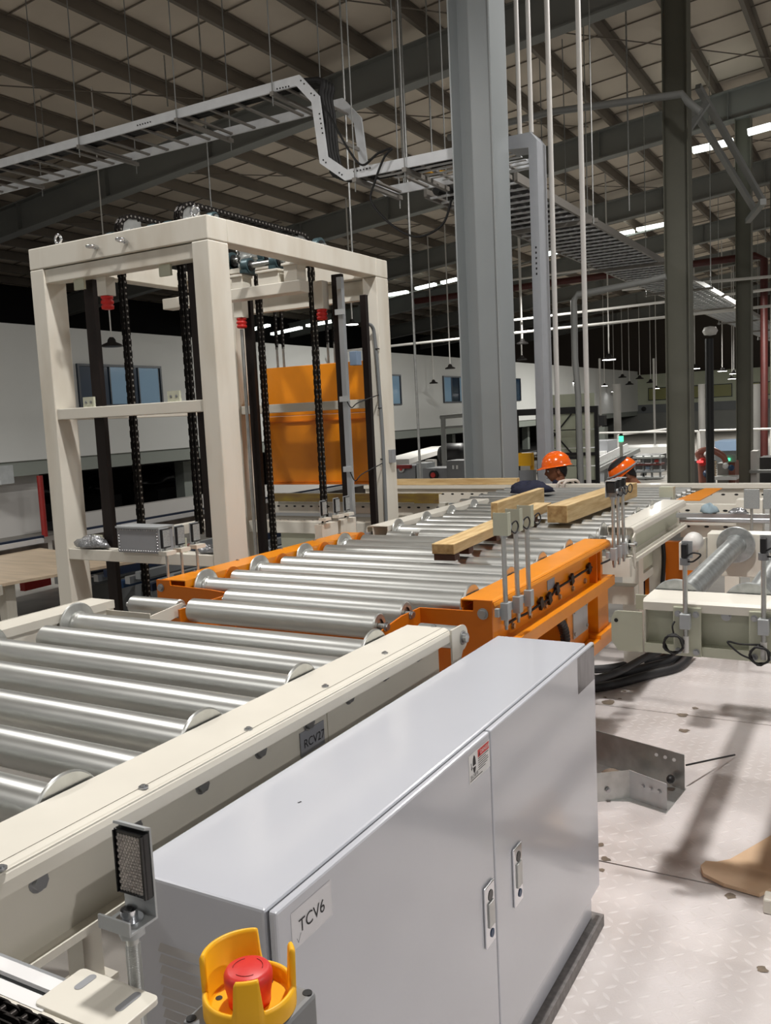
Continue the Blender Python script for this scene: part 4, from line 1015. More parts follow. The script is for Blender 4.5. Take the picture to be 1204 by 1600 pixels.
part('edge_strip', MB().box(-1.135, px0 + 0.11, 0.628, 0.638, -0.72, -0.684), 'cream', ct)
mb = MB(); cpts = [(-1.25 + 0.019 * i, 0.578) for i in range(26)]
links = {}
for s_ in (0.610, 0.584):
    for i in range(25):
        key = 'o' if i % 2 else 'i'
        if key not in links:
            q = MB(); wv = 0.0085 if key == 'o' else 0.0062
            for kk in (-1, 1):
                out = [(-0.0095 + 0.0075 * math.cos(a), 0.0075 * math.sin(a)) for a in [PI / 2 + PI * t / 6 for t in range(7)]] + [(0.0095 + 0.0075 * math.cos(a), 0.0075 * math.sin(a)) for a in [-PI / 2 + PI * t / 6 for t in range(7)]]
                q.prism(out, 'Y', kk * wv - 0.0011, kk * wv + 0.0011)
            for xx in (-0.0095, 0.0095): q.cyl((xx, -wv * 1.2, 0), (xx, wv * 1.2, 0), 0.0052 if key == 'i' else 0.003, 12)
            links[key] = q.mesh('chain_link', 'chrome' if False else 'chain')
        w0 = WL[ct.name]
        put('chain_link', links[key], ct, (-1.12 + 0.019 * i - w0[0], s_ - w0[1], -0.676 - w0[2]))
part('chain_guide', MB().box(-1.135, -0.70, 0.55, 0.627, -0.72, -0.688), 'black', ct)
part('leg', MB().box(-1.04, -0.98, 0.60, 0.68, FL, -0.76), 'cream', ct)
part('leg', MB().box(-0.80, -0.76, 0.64, 0.69, FL, pz - 0.008), 'cream', ct)

# ------------------------------------------------------------------ timbers
def timber(name, a, b, w_, h, label, m='wood', battens=(), grp='timbers on the rollers'):
    a, b = Vector(a), Vector(b); d = (b - a); L = d.length; ang = math.atan2(-d.x, d.y)
    t = thing(name, label, 'timber', tuple((a + b) / 2), grp); t.rotation_euler = (0, 0, ang)
    put('beam', MB().box(-w_ / 2, w_ / 2, -L / 2, L / 2, 0, h).mesh('beam', m), t, bevel=0.003)
    for sy in (-1, 1):
        put('end_grain', MB().box(-w_ / 2 + 0.004, w_ / 2 - 0.004, sy * L / 2 - 0.0005 * sy, sy * (L / 2 + 0.0008), 0.004, h - 0.004).mesh('end_grain', 'wood_end'), t)
    for y in battens:
        put('batten', MB().box(-w_ / 2 + 0.004, w_ / 2 - 0.004, y - 0.03, y + 0.03, -0.030, 0).mesh('batten', 'wood_dark'), t)
    return t
timber('timber', (-1.59, 4.70, -0.640), (-1.555, 6.12, -0.640), 0.118, 0.098, 'thick square timber beam on the far rollers beside the three slim posts', battens=())
timber('timber', (-1.675, 3.42, -0.6125), (-1.80, 5.06, -0.6125), 0.105, 0.046, 'long flat timber lying on the orange conveyor rollers', battens=(-0.78, -0.60, -0.2, 0.1, 0.5))
timber('timber', (-2.005, 4.80, -0.640), (-2.045, 5.72, -0.640), 0.045, 0.100, 'short plank on edge behind the near sensor posts')
timber('timber', (-4.47, 7.535, -0.679), (-2.905, 7.535, -0.679), 0.07, 0.056, 'long timber laid along the far slotted rail left of the grey column')
gch = MB(); sheet(gch, [(6.10, -0.69), (6.10, -0.625), (6.16, -0.625)], 0.005, 'X', -4.60, -3.22)
gc = thing('gold_channel', 'gold zinc plated angle bar lying along the slotted rail', 'bar', (-3.9, 6.1, -0.69))
part('long_angle', gch, 'gold', gc)
gch = MB(); sheet(gch, [(6.09, -0.695), (6.09, -0.622), (6.15, -0.622)], 0.005, 'X', -3.215, -3.0); part('short_angle', gch, 'gold', gc)

# ------------------------------------------------------------------ galvanised duct elbow and cardboard on the deck
dk_ = thing('cable_duct', 'open galvanised duct elbow standing on the white deck', 'duct', (-0.95, 3.6, FL))
part('back_wall', MB().add([(-1.22, 3.90, FL), (-0.735, 3.735, FL), (-0.735, 3.735, -1.49), (-1.22, 3.90, -1.49), (-1.22, 3.905, FL), (-0.735, 3.74, FL), (-0.735, 3.74, -1.49), (-1.22, 3.905, -1.49)], [(0, 1, 2, 3), (5, 4, 7, 6), (3, 2, 6, 7), (1, 5, 6, 2), (0, 3, 7, 4)]), 'galv', dk_)
part('front_wall', MB().add([(-0.925, 3.57, FL), (-0.762, 3.515, FL), (-0.762, 3.515, -1.535), (-0.925, 3.57, -1.525), (-0.925, 3.575, FL), (-0.762, 3.52, FL), (-0.762, 3.52, -1.535), (-0.925, 3.575, -1.525)], [(0, 1, 2, 3), (5, 4, 7, 6), (3, 2, 6, 7), (1, 5, 6, 2), (0, 3, 7, 4)]), 'galv_flat', dk_)
part('front_wall', MB().add([(-1.16, 3.40, FL), (-0.925, 3.57, FL), (-0.925, 3.57, -1.525), (-1.16, 3.40, -1.525), (-1.16, 3.405, FL), (-0.925, 3.575, FL), (-0.925, 3.575, -1.525), (-1.16, 3.405, -1.525)], [(0, 1, 2, 3), (5, 4, 7, 6), (3, 2, 6, 7), (1, 5, 6, 2), (0, 3, 7, 4)]), 'galv', dk_)
part('bottom_sheet', MB().prism([(-1.22, 3.43), (-0.925, 3.54), (-0.76, 3.49), (-0.735, 3.735), (-1.22, 3.90)], 'Z', FL + 0.0005, FL + 0.003), 'galv', dk_)
for i in range(3):
    p = Vector((-0.86 + 0.04 * i, 3.7775 - 0.0136 * i, -1.523)); part('hole', MB().cyl(p + Vector((0, -0.0025, 0)), p + Vector((0, -0.003, 0)), 0.008, 12), 'white_plain', dk_)
    p = Vector((-0.865 + 0.035 * i, 3.548 - 0.0118 * i, -1.575)); part('hex_bolt', hexbolt(MB(), p, (-0.32, -0.95, 0), 0.007, 0.005), 'bolt', dk_)
part('hinge_bolt', hexbolt(MB(), (-1.0, 3.51, -1.60), (0.5, -0.8, 0), 0.009, 0.008), 'bolt', dk_)
part('knob', MB().lathe([(0, -0.02), (0.012, -0.018), (0.017, -0.005), (0.017, 0.010), (0.008, 0.02), (0, 0.02)], (-0.79, 3.72, -1.60), 'Y', 10), 'black', dk_)
part('inner_foam', MB().lathe([(0.0, 0.0), (0.05, 0.0), (0.045, 0.05), (0.02, 0.065), (0, 0.068)], (-1.03, 3.68, FL + 0.003), 'Z', 10), 'dirt', dk_)
solo('rod', MB().cyl((-0.735, 3.775, FL + 0.1), (-0.60, 4.20, FL + 0.01), 0.004, 6), 'black', 'thin black rod sticking out beyond the galvanised duct', 'rod', (-0.73, 3.78, FL))
pts = [atZ(x, y, FL + 0.016) for x, y in ((1094, 1352), (1098, 1364), (1130, 1380), (1186, 1396), (1206, 1386), (1240, 1390), (1240, 1290), (1204, 1305), (1170, 1325), (1140, 1342), (1120, 1346), (1102, 1345))]
cd = solo('cardboard', MB().prism([(p.x, p.y) for p in pts], 'Z', FL + 0.003, FL + 0.016), 'card', 'torn brown cardboard sheet on the white deck', 'cardboard', tuple(pts[0]))
solo('block', MB().box(-0.332, -0.25, 2.90, 2.96, FL, FL + 0.05), 'cream', 'small cream block at the right picture edge on the deck', 'block', (-0.29, 2.93, FL), bevel=0.006)

# ------------------------------------------------------------------ cable trays
YN, YFR = 8.40, 9.28
near = [(-13.5, 3.655)] + [(lambda p: (p.x, p.z))(atY(x, y, YN)) for x, y in ((200, 199), (466, 129), (493, 155), (506, 250), (541, 274), (620, 257))]
near[1] = (near[1][0], 3.66); near[2] = (near[2][0], 3.66)
zl = near[5][1]; near[6] = (-3.31, zl)
tr = thing('cable_tray', 'pale metal cable ladder stepping down from the upper left towards the grey column', 'cable tray', (-6.5, 8.84, 3.0))
def rail_along(pts, y, t, hgt, m, nm):
    for ib, (a, b) in enumerate(zip(pts, pts[1:])):
        d = Vector((b[0] - a[0], b[1] - a[1])).normalized()
        a2 = (a[0] - d.x * hgt * 0.2, a[1] - d.y * hgt * 0.2); b2 = (b[0] + d.x * hgt * 0.2, b[1] + d.y * hgt * 0.2)
        mb = MB().bar((a2[0], y, a2[1]), (b2[0], y, b2[1]), t + 0.0015 * (ib % 3), hgt, (0, 0, 1) if abs(d.y) < 0.95 else (1, 0, 0))
        r = part(nm, mb, m, tr)
rail_along(near, YN, 0.025, 0.105, 'tray', 'side_rail')
rail_along(near, YFR, 0.025, 0.105, 'tray', 'side_rail')
for (a, b) in zip(near[:-1], near[1:]):
    L = math.hypot(b[0] - a[0], b[1] - a[1]); n = max(1, int(L / 0.33))
    for i in range(n):
        t = (i + 0.5) / n; c = (a[0] + (b[0] - a[0]) * t, a[1] + (b[1] - a[1]) * t)
        d = Vector((b[0] - a[0], 0, b[1] - a[1])).normalized()
        part('rung', MB().obox(Vector((c[0], (YN + YFR) / 2, c[1])) - Vector((-d.z, 0, d.x)) * 0.035, d * 0.02, (0, (YFR - YN) / 2 - 0.0125, 0), Vector((-d.z, 0, d.x)) * 0.010), 'tray_dark', tr)
# fish plates and bolts at the joints
def joint_bolts(px, py, n, along):
    for i in range(n):
        p = atY(px + along[0] * i, py + along[1] * i, YN - 0.0145); part('hex_bolt', MB().cyl(p, p - Vector((0, 0.006, 0)), 0.009, 6), 'black', tr)
for a_ in ((215, 196, 6, (4, -1.1)), (433, 139, 5, (4.5, -1)), (470, 126, 2, (5, 5)), (486, 146, 2, (5, 3)), (499, 178, 5, (1.2, 7.5)), (505, 250, 2, (4, 4)), (530, 270, 2, (4, 3)), (553, 268, 6, (5, -1.1))): joint_bolts(*a_)
up_path = lambda o: [(x, z + o) for x, z in near]
for i, yy in enumerate((8.47, 8.53, 8.59, 8.65)):
    P = [(near[1][0] - 4.5, yy, near[1][1] - 0.0)] + [(x, yy, z + (0.0 if k else 0.0)) for k, (x, z) in enumerate(near[1:])]
    off = [Vector(p) + Vector((0.03 if 2 < k < 6 else 0, 0, 0.01)) for k, p in enumerate(P)]
    part('cable', MB().tube(smooth_path(off, 5), 0.034, 8), 'cable_black', tr)
for x, y in ((178, 0), (427, 0)):
    pass
hr = ((55, 1.0), (162, 1.0), (248, 1.1), (424, 1.0), (488, 1.1))
def strut(x, z, n=1): return part('strut', MB().box(x - 0.025, x + 0.025, YN - 0.06, YFR + 0.10, z - 0.10, z - 0.055), 'tray_dark', tr)
for xx in (-12.3, -10.9, -9.0, -7.35, -5.95):
    strut(xx, 3.655)
    for yy in (YN - 0.04, YFR + 0.07):
        part('hanger_rod', MB().cyl((xx, yy, 3.45), (xx, yy, zr(xx) + 1.0), 0.007, 6), 'pipe_grey', tr)
for xx in (-4.95, -4.35, -3.6):
    strut(xx, zl)
    for yy in (YN - 0.04, YFR + 0.07): part('hanger_rod', MB().cyl((xx, yy, zl - 0.2), (xx, yy, zr(xx) + 1.0), 0.007, 6), 'pipe_grey', tr)
loop = [atY(x, y, YN - 0.1) for x, y in ((505, 165), (520, 190), (545, 235), (566, 258), (590, 240), (612, 232), (600, 246), (585, 285), (580, 315), (610, 350), (650, 370), (690, 352), (706, 310))]
part('loose_cable', MB().tube(smooth_path(loop, 6), 0.012, 6), 'cable_black', tr)
a = atY(628, 275, 8.85); part('yellow_cable', MB().tube(smooth_path([(-4.5, 8.6, zl - 0.02), (-4.1, 8.9, zl - 0.02), (-3.6, 8.8, zl - 0.02)]), 0.012, 6), 'yellow', tr)
for i, yy in enumerate((8.5, 8.64, 8.78, 8.92, 9.06, 9.2)):
    part('tray_strip', MB().box(-4.75 + 0.12 * i, -3.25, yy, yy + 0.05, zl - 0.05, zl - 0.04), 'tray', tr)
vt = thing('cable_duct', 'grey metal trunking dropping vertically behind the orange helmet', 'trunking', (-2.93, 8.5, GR))
vx0, vx1 = atY(830, 400, YN).x, atY(843, 400, YN).x
vy1 = atX(857, 400, vx1).y
part('duct', MB().box(vx0, vx1, YN, vy1, GR, 2.36), 'trunk_grey', vt)
part('elbow', MB().prism([(vx0 - 0.22, 2.62), (vx1 - 0.06, 2.62), (vx1, 2.54), (vx1, 2.36), (vx0, 2.36), (vx0, 2.48), (vx0 - 0.22, 2.50)], 'Y', YN, vy1), 'trunk_grey', vt)
for i in range(6): part('slot', MB().box(vx0 + 0.04, vx0 + 0.055, YN - 0.002, YN, 1.28 + i * 0.05, 1.30 + i * 0.05), 'black', vt)
lt = thing('cable_tray', 'wide dense cable ladder running away under the roof at centre right', 'cable tray', (-4.2, 25, 2.55))
for x in (-4.74, -3.62): part('side_rail', MB().box(x - 0.02, x + 0.02, 9.6, 46, 2.50, 2.60), 'tray_dark', lt)
yy = 9.7
RG = MB().box(-0.55, 0.55, -0.02, 0.02, -0.01, 0.01).mesh('rung', 'tray')
while yy < 46:
    put('rung', RG, lt, (-4.18 + 4.2, yy - 25, 2.51 - 2.55)); yy += 0.30
for x in (-4.6, -4.45, -4.3, -4.12, -3.95, -3.78): part('cable', MB().cyl((x, 9.6, 2.56), (x, 46, 2.56), 0.05, 6), 'cable_black', lt)
for yy in (12, 16.5, 21, 26, 31, 36, 41):
    part('strut', MB().box(-4.9, -3.4, yy, yy + 0.05, 2.42, 2.47), 'tray_dark', lt)
    for x in (-4.85, -3.45): part('hanger_rod', MB().cyl((x, yy, 2.4), (x, yy, zr(x) + 1.0), 0.010, 6), 'galv', lt)

# ------------------------------------------------------------------ pipes, conduits and rods
def pipe(name, pts, r, m, label, cat='pipe', grp=None, sm=False, n=10):
    return solo(name, MB().tube(smooth_path(pts, 6) if sm else pts, r, n), m, label, cat, tuple(pts[0]), grp)
for (xa, xb, lab) in ((850, 872, 'white vertical pipe just right of the grey trunking'), (906, 918, 'white vertical pipe farther right, second from the grey trunking')):
    p = atY(xb, 690, 8.75); pipe('vertical_pipe', [(p.x, 8.75, GR), (p.x, 8.75, zr(p.x) + 1.0)], 0.026, 'pipe_white', lab, 'pipe', None, False, 12)
for px, lab in ((812, 'thin white pipe ending on the trunking elbow, left one'), (830, 'thin white pipe ending on the trunking elbow, right one')):
    p = atY(px, 160, 8.5); pipe('drop_pipe', [(p.x, 8.47, 2.63), (p.x, 8.47, zr(p.x) + 1.0)], 0.022, 'pipe_white', lab, 'pipe')
pz_ = [atY(x, y, 14.0) for x, y in ((908, 765), (903, 620), (898, 560), (896, 470), (902, 460), (1010, 440), (1040, 432))]
pz_[0].z = GR
pipe('bent_conduit', pz_, 0.05, 'pipe_grey', 'grey conduit rising then bending right behind the white pipes')
pipe('main_pipe', [(-14.9, 29.0, 4.03), (-13, 29.0, 4.06), (-3.5, 29.0, 4.18), (-3.26, 29.0, 4.05), (-3.26, 29.0, GR)], 0.11, 'red_dull', 'dark red fire main crossing under the roof and dropping at right')
for (a, b, y, lab) in (((607, 541), (1204, 478), 22.9, 'pale conduit crossing the hall level with the lift tower top'), ((803, 500), (1204, 452), 24.0, 'thin pale conduit crossing the hall just above another'), ((1000, 450), (1204, 432), 22.3, 'short pale conduit crossing behind the dark columns'), ((803, 437), (1010, 408), 27.5, 'upper pale conduit crossing near the red fire main')):
    p, q = atY(a[0], a[1], y), atY(b[0], b[1], y); q = p + (q - p) * 1.25; p = p + (p - q) * 0.12
    pipe('ceiling_conduit', [p, q], 0.035, 'pipe_white', lab)
P = [atY(x, y, 14.2) for x, y in ((700, 215), (860, 175), (1020, 153), (1065, 147), (1075, 160), (1094, 175))]
pipe('sprinkler_pipe', P, 0.055, 'pipe_grey', 'grey pipe running up to an elbow beside the dark column')
br = thing('pipe_bracket', 'pair of diagonal grey struts bracing beside the dark column top', 'bracket', (-2.0, 15.5, 4.2))
for a_, b_ in (((1090, 135), (1192, 315)), ((1070, 150), (1180, 330)), ((1105, 160), (1074, 205)), ((1192, 315), (1168, 345))):
    p, q = atY(a_[0], a_[1], 15.5), atY(b_[0], b_[1], 18.5 if b_[0] > 1150 else 15.5)
    part('strut', MB().bar(p, q, 0.09, 0.09), 'pipe_grey', br)
for px, y0_, y1_, Y_, r_, lab in ((312, 60, 480, 11.0, 0.012, 'thin hanging rod seen through the lift tower top'), (545, 290, 400, 9.5, 0.012, 'thin rod dropping beside the lift tower corner'), (640, 45, 750, 11.5, 0.018, 'long thin pole standing left of the grey column'), (740, 40, 60, 9.0, 0.01, 'rod hidden by the grey column'), (50, 0, 235, 12.0, 0.010, 'thin rod hanging at the upper left corner'), (250, 0, 170, 12.5, 0.012, 'thin rod hanging second from the upper left'), (668, 80, 240, 12.0, 0.012, 'thin rod hanging close to the left of the grey column'), (622, 95, 300, 13.0, 0.012, 'thin rod hanging above the lower tray'), (978, 60, 330, 16.0, 0.014, 'thin rod hanging right of the white pipes')):
    if 'hidden' in lab: continue
    p, q = atY(px, y0_, Y_), atY(px, y1_, Y_)
    zt = zr(p.x) + 1.0; zb = q.z if 'pole' not in lab else GR
    if 'pole' in lab: p = atY(650, 600, Y_)
    solo('hanging_rod', MB().cyl((p.x, Y_, zb), (p.x, Y_, zt), r_, 6), 'galv', lab, 'rod', (p.x, Y_, zb))
dp = atY(1108, 600, 20.0)
bp_ = thing('exhaust_duct', 'tall black vertical duct standing between the two dark columns', 'duct', (dp.x, 20, GR))
part('duct', MB().cyl((dp.x, 20, GR), (dp.x, 20, 1.28), 0.085, 14), 'black', bp_)
part('cap', MB().lathe([(0, -0.1), (0.12, -0.08), (0.16, 0.0), (0.12, 0.08), (0, 0.1)], (dp.x + 0.02, 20, 1.44), 'Z', 12), 'pipe_white', bp_)
sl_ = thing('strip_light', 'row of bright strip lights under the roof behind the lift tower and column', 'light', (-12, 33, 5.3))
for a_, b_ in (((606, 461), (636, 456)), ((650, 451), (680, 444)), ((690, 442), (714, 436)), ((960, 367), (990, 361)), ((995, 359), (1040, 350)), ((425, 522), (470, 512)), ((480, 509), (530, 500)), ((390, 516), (420, 508))):
    p, q = atY(a_[0], a_[1], 33), atY(b_[0], b_[1], 33)
    part('tube', MB().bar(p, q, 0.25, 0.10), 'strip_on', sl_)
part('bearer', MB().bar(atY(560, 478, 33.2), atY(1045, 352, 33.2), 0.12, 0.05), 'steel_rafter', sl_)
for i, (a_, b_) in enumerate((((1082, 235), (1145, 221)), ((1168, 207), (1204, 197)))):
    p, q = atY(a_[0], a_[1], 21.8), atY(b_[0], b_[1], 21.8)
    solo('strip_light', MB().bar(p, q, 0.16, 0.12), 'strip_on', ('bright strip light right of the dark column', 'bright strip light cut by the right picture edge')[i], 'light', tuple(p))
sp, sq = atY(851, 398, 17.5), atY(886, 389, 17.5)
sl3 = thing('strip_light', 'bright strip light between the trunking and the white pipe', 'light', tuple(sp))
part('tube', MB().bar(sp, sq, 0.2, 0.05), 'strip_on', sl3)
for q_ in (sp, sq): part('hanger_rod', MB().cyl(q_, (q_.x, q_.y, zr(q_.x) + 1.0), 0.01, 6), 'pipe_grey', sl3)

# ------------------------------------------------------------------ pendant lamps
def bay_lamp(px, py, d, dia, on, label, rod_top=None):
    r = _ray(px, py); c = r * (d / r.length); R_ = dia / 2
    t = thing('pendant_lamp', label, 'lamp', tuple(c), 'lit pendant lamps' if on else 'unlit pendant lamps')
    hs = 0.42 * R_
    part('shade', MB().lathe([(R_, 0), (R_ * 0.9, hs * 0.4), (R_ * 0.42, hs * 0.9), (R_ * 0.36, hs * 1.5), (R_ * 0.2, hs * 2.0), (0, hs * 2.0)], c, 'Z', 20), 'lamp_off', t)
    part('diffuser', MB().cyl(c + Vector((0, 0, -0.01)), c + Vector((0, 0, 0.015)), R_ * 0.93, 20), 'lamp_on' if on else 'lamp_off', t)
    part('pendant_rod', MB().cyl(c + Vector((0, 0, hs * 1.9)), (c.x, c.y, zr(c.x) + 1.0), 0.022 if d > 24 else 0.014, 6), 'pipe_white', t)
bay_lamp(175, 541, 18.0, 0.40, False, 'black unlit pendant lamp hanging inside the lift frame opening')
bay_lamp(677, 599, 32.0, 0.32, False, 'black unlit pendant lamp nearer the tower side of the column')
bay_lamp(703, 576, 30.0, 0.36, False, 'black unlit pendant lamp touching the left edge of the column')
bay_lamp(815, 562, 30.0, 0.34, False, 'black unlit pendant lamp just right of the grey column')
bay_lamp(816, 537, 26.0, 0.34, False, 'black unlit pendant lamp above another right of the grey column')
bay_lamp(550, 507, 25.5, 0.36, True, 'lit pendant lamp seen through the right bay of the lift frame')
bay_lamp(951, 562, 28.0, 0.42, True, 'largest lit pendant lamp between white pipe and dark column')
bay_lamp(1085, 576, 38.0, 0.42, True, 'lit pendant lamp just right of the nearer dark column')
bay_lamp(1128, 580, 43.0, 0.42, True, 'lit pendant lamp midway between the dark columns')
bay_lamp(1146, 584, 45.0, 0.42, True, 'upper of two lit pendant lamps beside the second dark column')
bay_lamp(1143, 592, 50.0, 0.42, True, 'lower of two lit pendant lamps beside the second dark column')
bay_lamp(944, 603, 52.0, 0.36, True, 'small lit pendant lamp below the largest one')
bay_lamp(1025, 607, 52.0, 0.36, True, 'small lit pendant lamp left of the nearer dark column')
bay_lamp(959, 612, 56.0, 0.36, True, 'tiny lit pendant lamp near the far pale mast')
bay_lamp(894, 598, 50.0, 0.36, True, 'small lit pendant lamp just left of the white pipe')
for i, px in enumerate((972, 999, 1016, 983)): bay_lamp(px, (590, 592, 598, 601)[i], 55.0, 0.5, False, ('dark pendant lamp far off above the window band, first from left', 'dark pendant lamp far off above the window band, third from left', 'dark pendant lamp far off nearest the dark column', 'dark pendant lamp far off, lowest of four')[i])

# ------------------------------------------------------------------ people
def skin_body(name, joints, edges, radii, m, parent, levels=2):
    me = bpy.data.meshes.new(name); off = Vector(WL[parent.name])
    me.from_pydata([tuple(Vector(j) - off) for j in joints], edges, [])
    me.materials.append(M[m])
    o = put(name, me, parent)
    md = o.modifiers.new('skin', 'SKIN'); md.use_smooth_shade = True
    sv = me.skin_vertices[0].data
    for i, r in enumerate(radii):
        sv[i].radius = (r, r) if not isinstance(r, tuple) else r; sv[i].use_root = (i == 0)
    s_ = o.modifiers.new('sub', 'SUBSURF'); s_.levels = 1; s_.render_levels = levels
    return o
def head_mesh(c, fwd, up, sc=1.0):
    """a head as one sculpted surface: skull, brow, nose, lips, chin, ears; returns MB"""
    fwd = Vector(fwd).normalized(); up = (Vector(up) - fwd * Vector(up).dot(fwd)).normalized(); rt = fwd.cross(up); c = Vector(c)
    mb = MB(); nu, nv = 40, 28; vs = []
    for j in range(nv + 1):
        b = -PI / 2 + PI * j / nv
        for i in range(nu):
            a = 2 * PI * i / nu
            x, y, z = math.cos(b) * math.sin(a), math.cos(b) * math.cos(a), math.sin(b)   # y forward
            X, Y, Z = x * 0.074, y * 0.094, z * 0.115
            if z < 0: X *= 1 - 0.28 * (-z) ** 1.2; Y += 0.010 * (-z) * (y > 0)
            if y > 0:
                g = lambda u0, v0, s1, s2: math.exp(-((x - u0) / s1) ** 2 - ((z - v0) / s2) ** 2)
                Y += 0.022 * g(0, -0.22, 0.13, 0.16) + 0.006 * g(0, 0.02, 0.10, 0.2)      # nose
                Y += 0.006 * g(0, 0.20, 0.6, 0.10)                                          # brow
                Y -= 0.011 * (g(0.36, 0.02, 0.20, 0.11) + g(-0.36, 0.02, 0.20, 0.11))       # eye sockets
                Y += 0.008 * g(0, -0.50, 0.26, 0.06) + 0.007 * g(0, -0.62, 0.22, 0.06)      # lips
                Y += 0.010 * g(0, -0.86, 0.24, 0.12)                                         # chin
            vs.append(c + (rt * X + fwd * Y + up * Z) * sc)
    fs = [(j * nu + i, j * nu + (i + 1) % nu, (j + 1) * nu + (i + 1) % nu, (j + 1) * nu + i) for j in range(nv) for i in range(nu)]
    mb.add(vs, fs, True)
    for s_ in (-1, 1):
        e = c + (rt * s_ * 0.076 - fwd * 0.008 - up * 0.012) * sc
        q = [e + (fwd * 0.016 * math.cos(t) + up * 0.030 * math.sin(t)) * sc * k + rt * s_ * w_ * sc for k, w_ in ((0.5, -0.006), (1.0, 0.004), (0.9, 0.010), (0.45, 0.006)) for t in [2 * PI * i / 14 for i in range(14)]]
        mb.add(q, [(k * 14 + i, k * 14 + (i + 1) % 14, (k + 1) * 14 + (i + 1) % 14, (k + 1) * 14 + i) for k in range(3) for i in range(14)] + [tuple(range(42, 56))], True)
    return mb, fwd, up, rt
def helmet_parts(t, c, fwd, up, sc=1.0):
    fwd = Vector(fwd).normalized(); up = (Vector(up) - fwd * Vector(up).dot(fwd)).normalized(); rt = fwd.cross(up); c = Vector(c)
    mb = MB(); nu, nv = 40, 12; vs = []
    for j in range(nv + 1):
        b = (PI / 2) * j / nv
        for i in range(nu):
            a = 2 * PI * i / nu; rr = math.cos(b) ** 0.85
            vs.append(c + (rt * math.sin(a) * rr * 0.112 + fwd * math.cos(a) * rr * 0.135 + up * (math.sin(b) ** 0.92) * 0.125) * sc)
    mb.add(vs, [(j * nu + i, j * nu + (i + 1) % nu, (j + 1) * nu + (i + 1) % nu, (j + 1) * nu + i) for j in range(nv) for i in range(nu)], True)
    rim = []
    for k, (r0, h0) in enumerate(((1.0, 0.004), (1.09, -0.004), (1.10, -0.008), (1.07, -0.009), (0.96, -0.002))):
        for i in range(nu):
            a = 2 * PI * i / nu; ex_ = 1 + (0.24 * max(0, math.cos(a)) ** 2 if k in (1, 2, 3) else 0); dr_ = -0.012 * max(0, math.cos(a)) ** 2 if k in (1, 2, 3) else 0
            rim.append(c + (rt * math.sin(a) * 0.112 * r0 + fwd * math.cos(a) * 0.135 * r0 * ex_ + up * (h0 + dr_)) * sc)
    mb.add(rim, [(k * nu + i, k * nu + (i + 1) % nu, (k + 1) * nu + (i + 1) % nu, (k + 1) * nu + i) for k in range(4) for i in range(nu)], True)
    hb = part('helmet', mb, 'helmet', t, label='orange hard hat')
    part('helmet_ridge', MB().tube([c + (fwd * math.cos(b) * 0.132 + up * math.sin(b) * 0.126) * sc for b in [0.5 + 2.1 * i / 12 for i in range(13)]], 0.008 * sc, 8), 'helmet', hb)
    return hb
def hand_mb(mb, wrist, d, n, sc=1.0):
    """palm plus five tapered fingers"""
    d = Vector(d).normalized(); n = Vector(n).normalized(); s_ = d.cross(n); w_ = Vector(wrist)
    mb.obox(w_ + d * 0.045 * sc, d * 0.045 * sc, s_ * 0.038 * sc, n * 0.012 * sc)
    for i, L in enumerate((0.068, 0.078, 0.073, 0.056)):
        b = w_ + d * 0.088 * sc + s_ * (0.029 - 0.0195 * i) * sc
        mb.tube([b - d * 0.01, b + (d * L * 0.4 - n * 0.003) * sc, b + (d * L * 0.75 - n * 0.014) * sc, b + (d * L * 0.95 - n * 0.028) * sc], lambda q: (0.0088 - 0.0022 * q) * sc, 8)
    b = w_ + (d * 0.03 + s_ * 0.036) * sc
    mb.tube([b, b + (d * 0.022 + s_ * 0.022 - n * 0.004) * sc, b + (d * 0.048 + s_ * 0.034 - n * 0.010) * sc], lambda q: (0.011 - 0.003 * q) * sc, 8)
    return mb
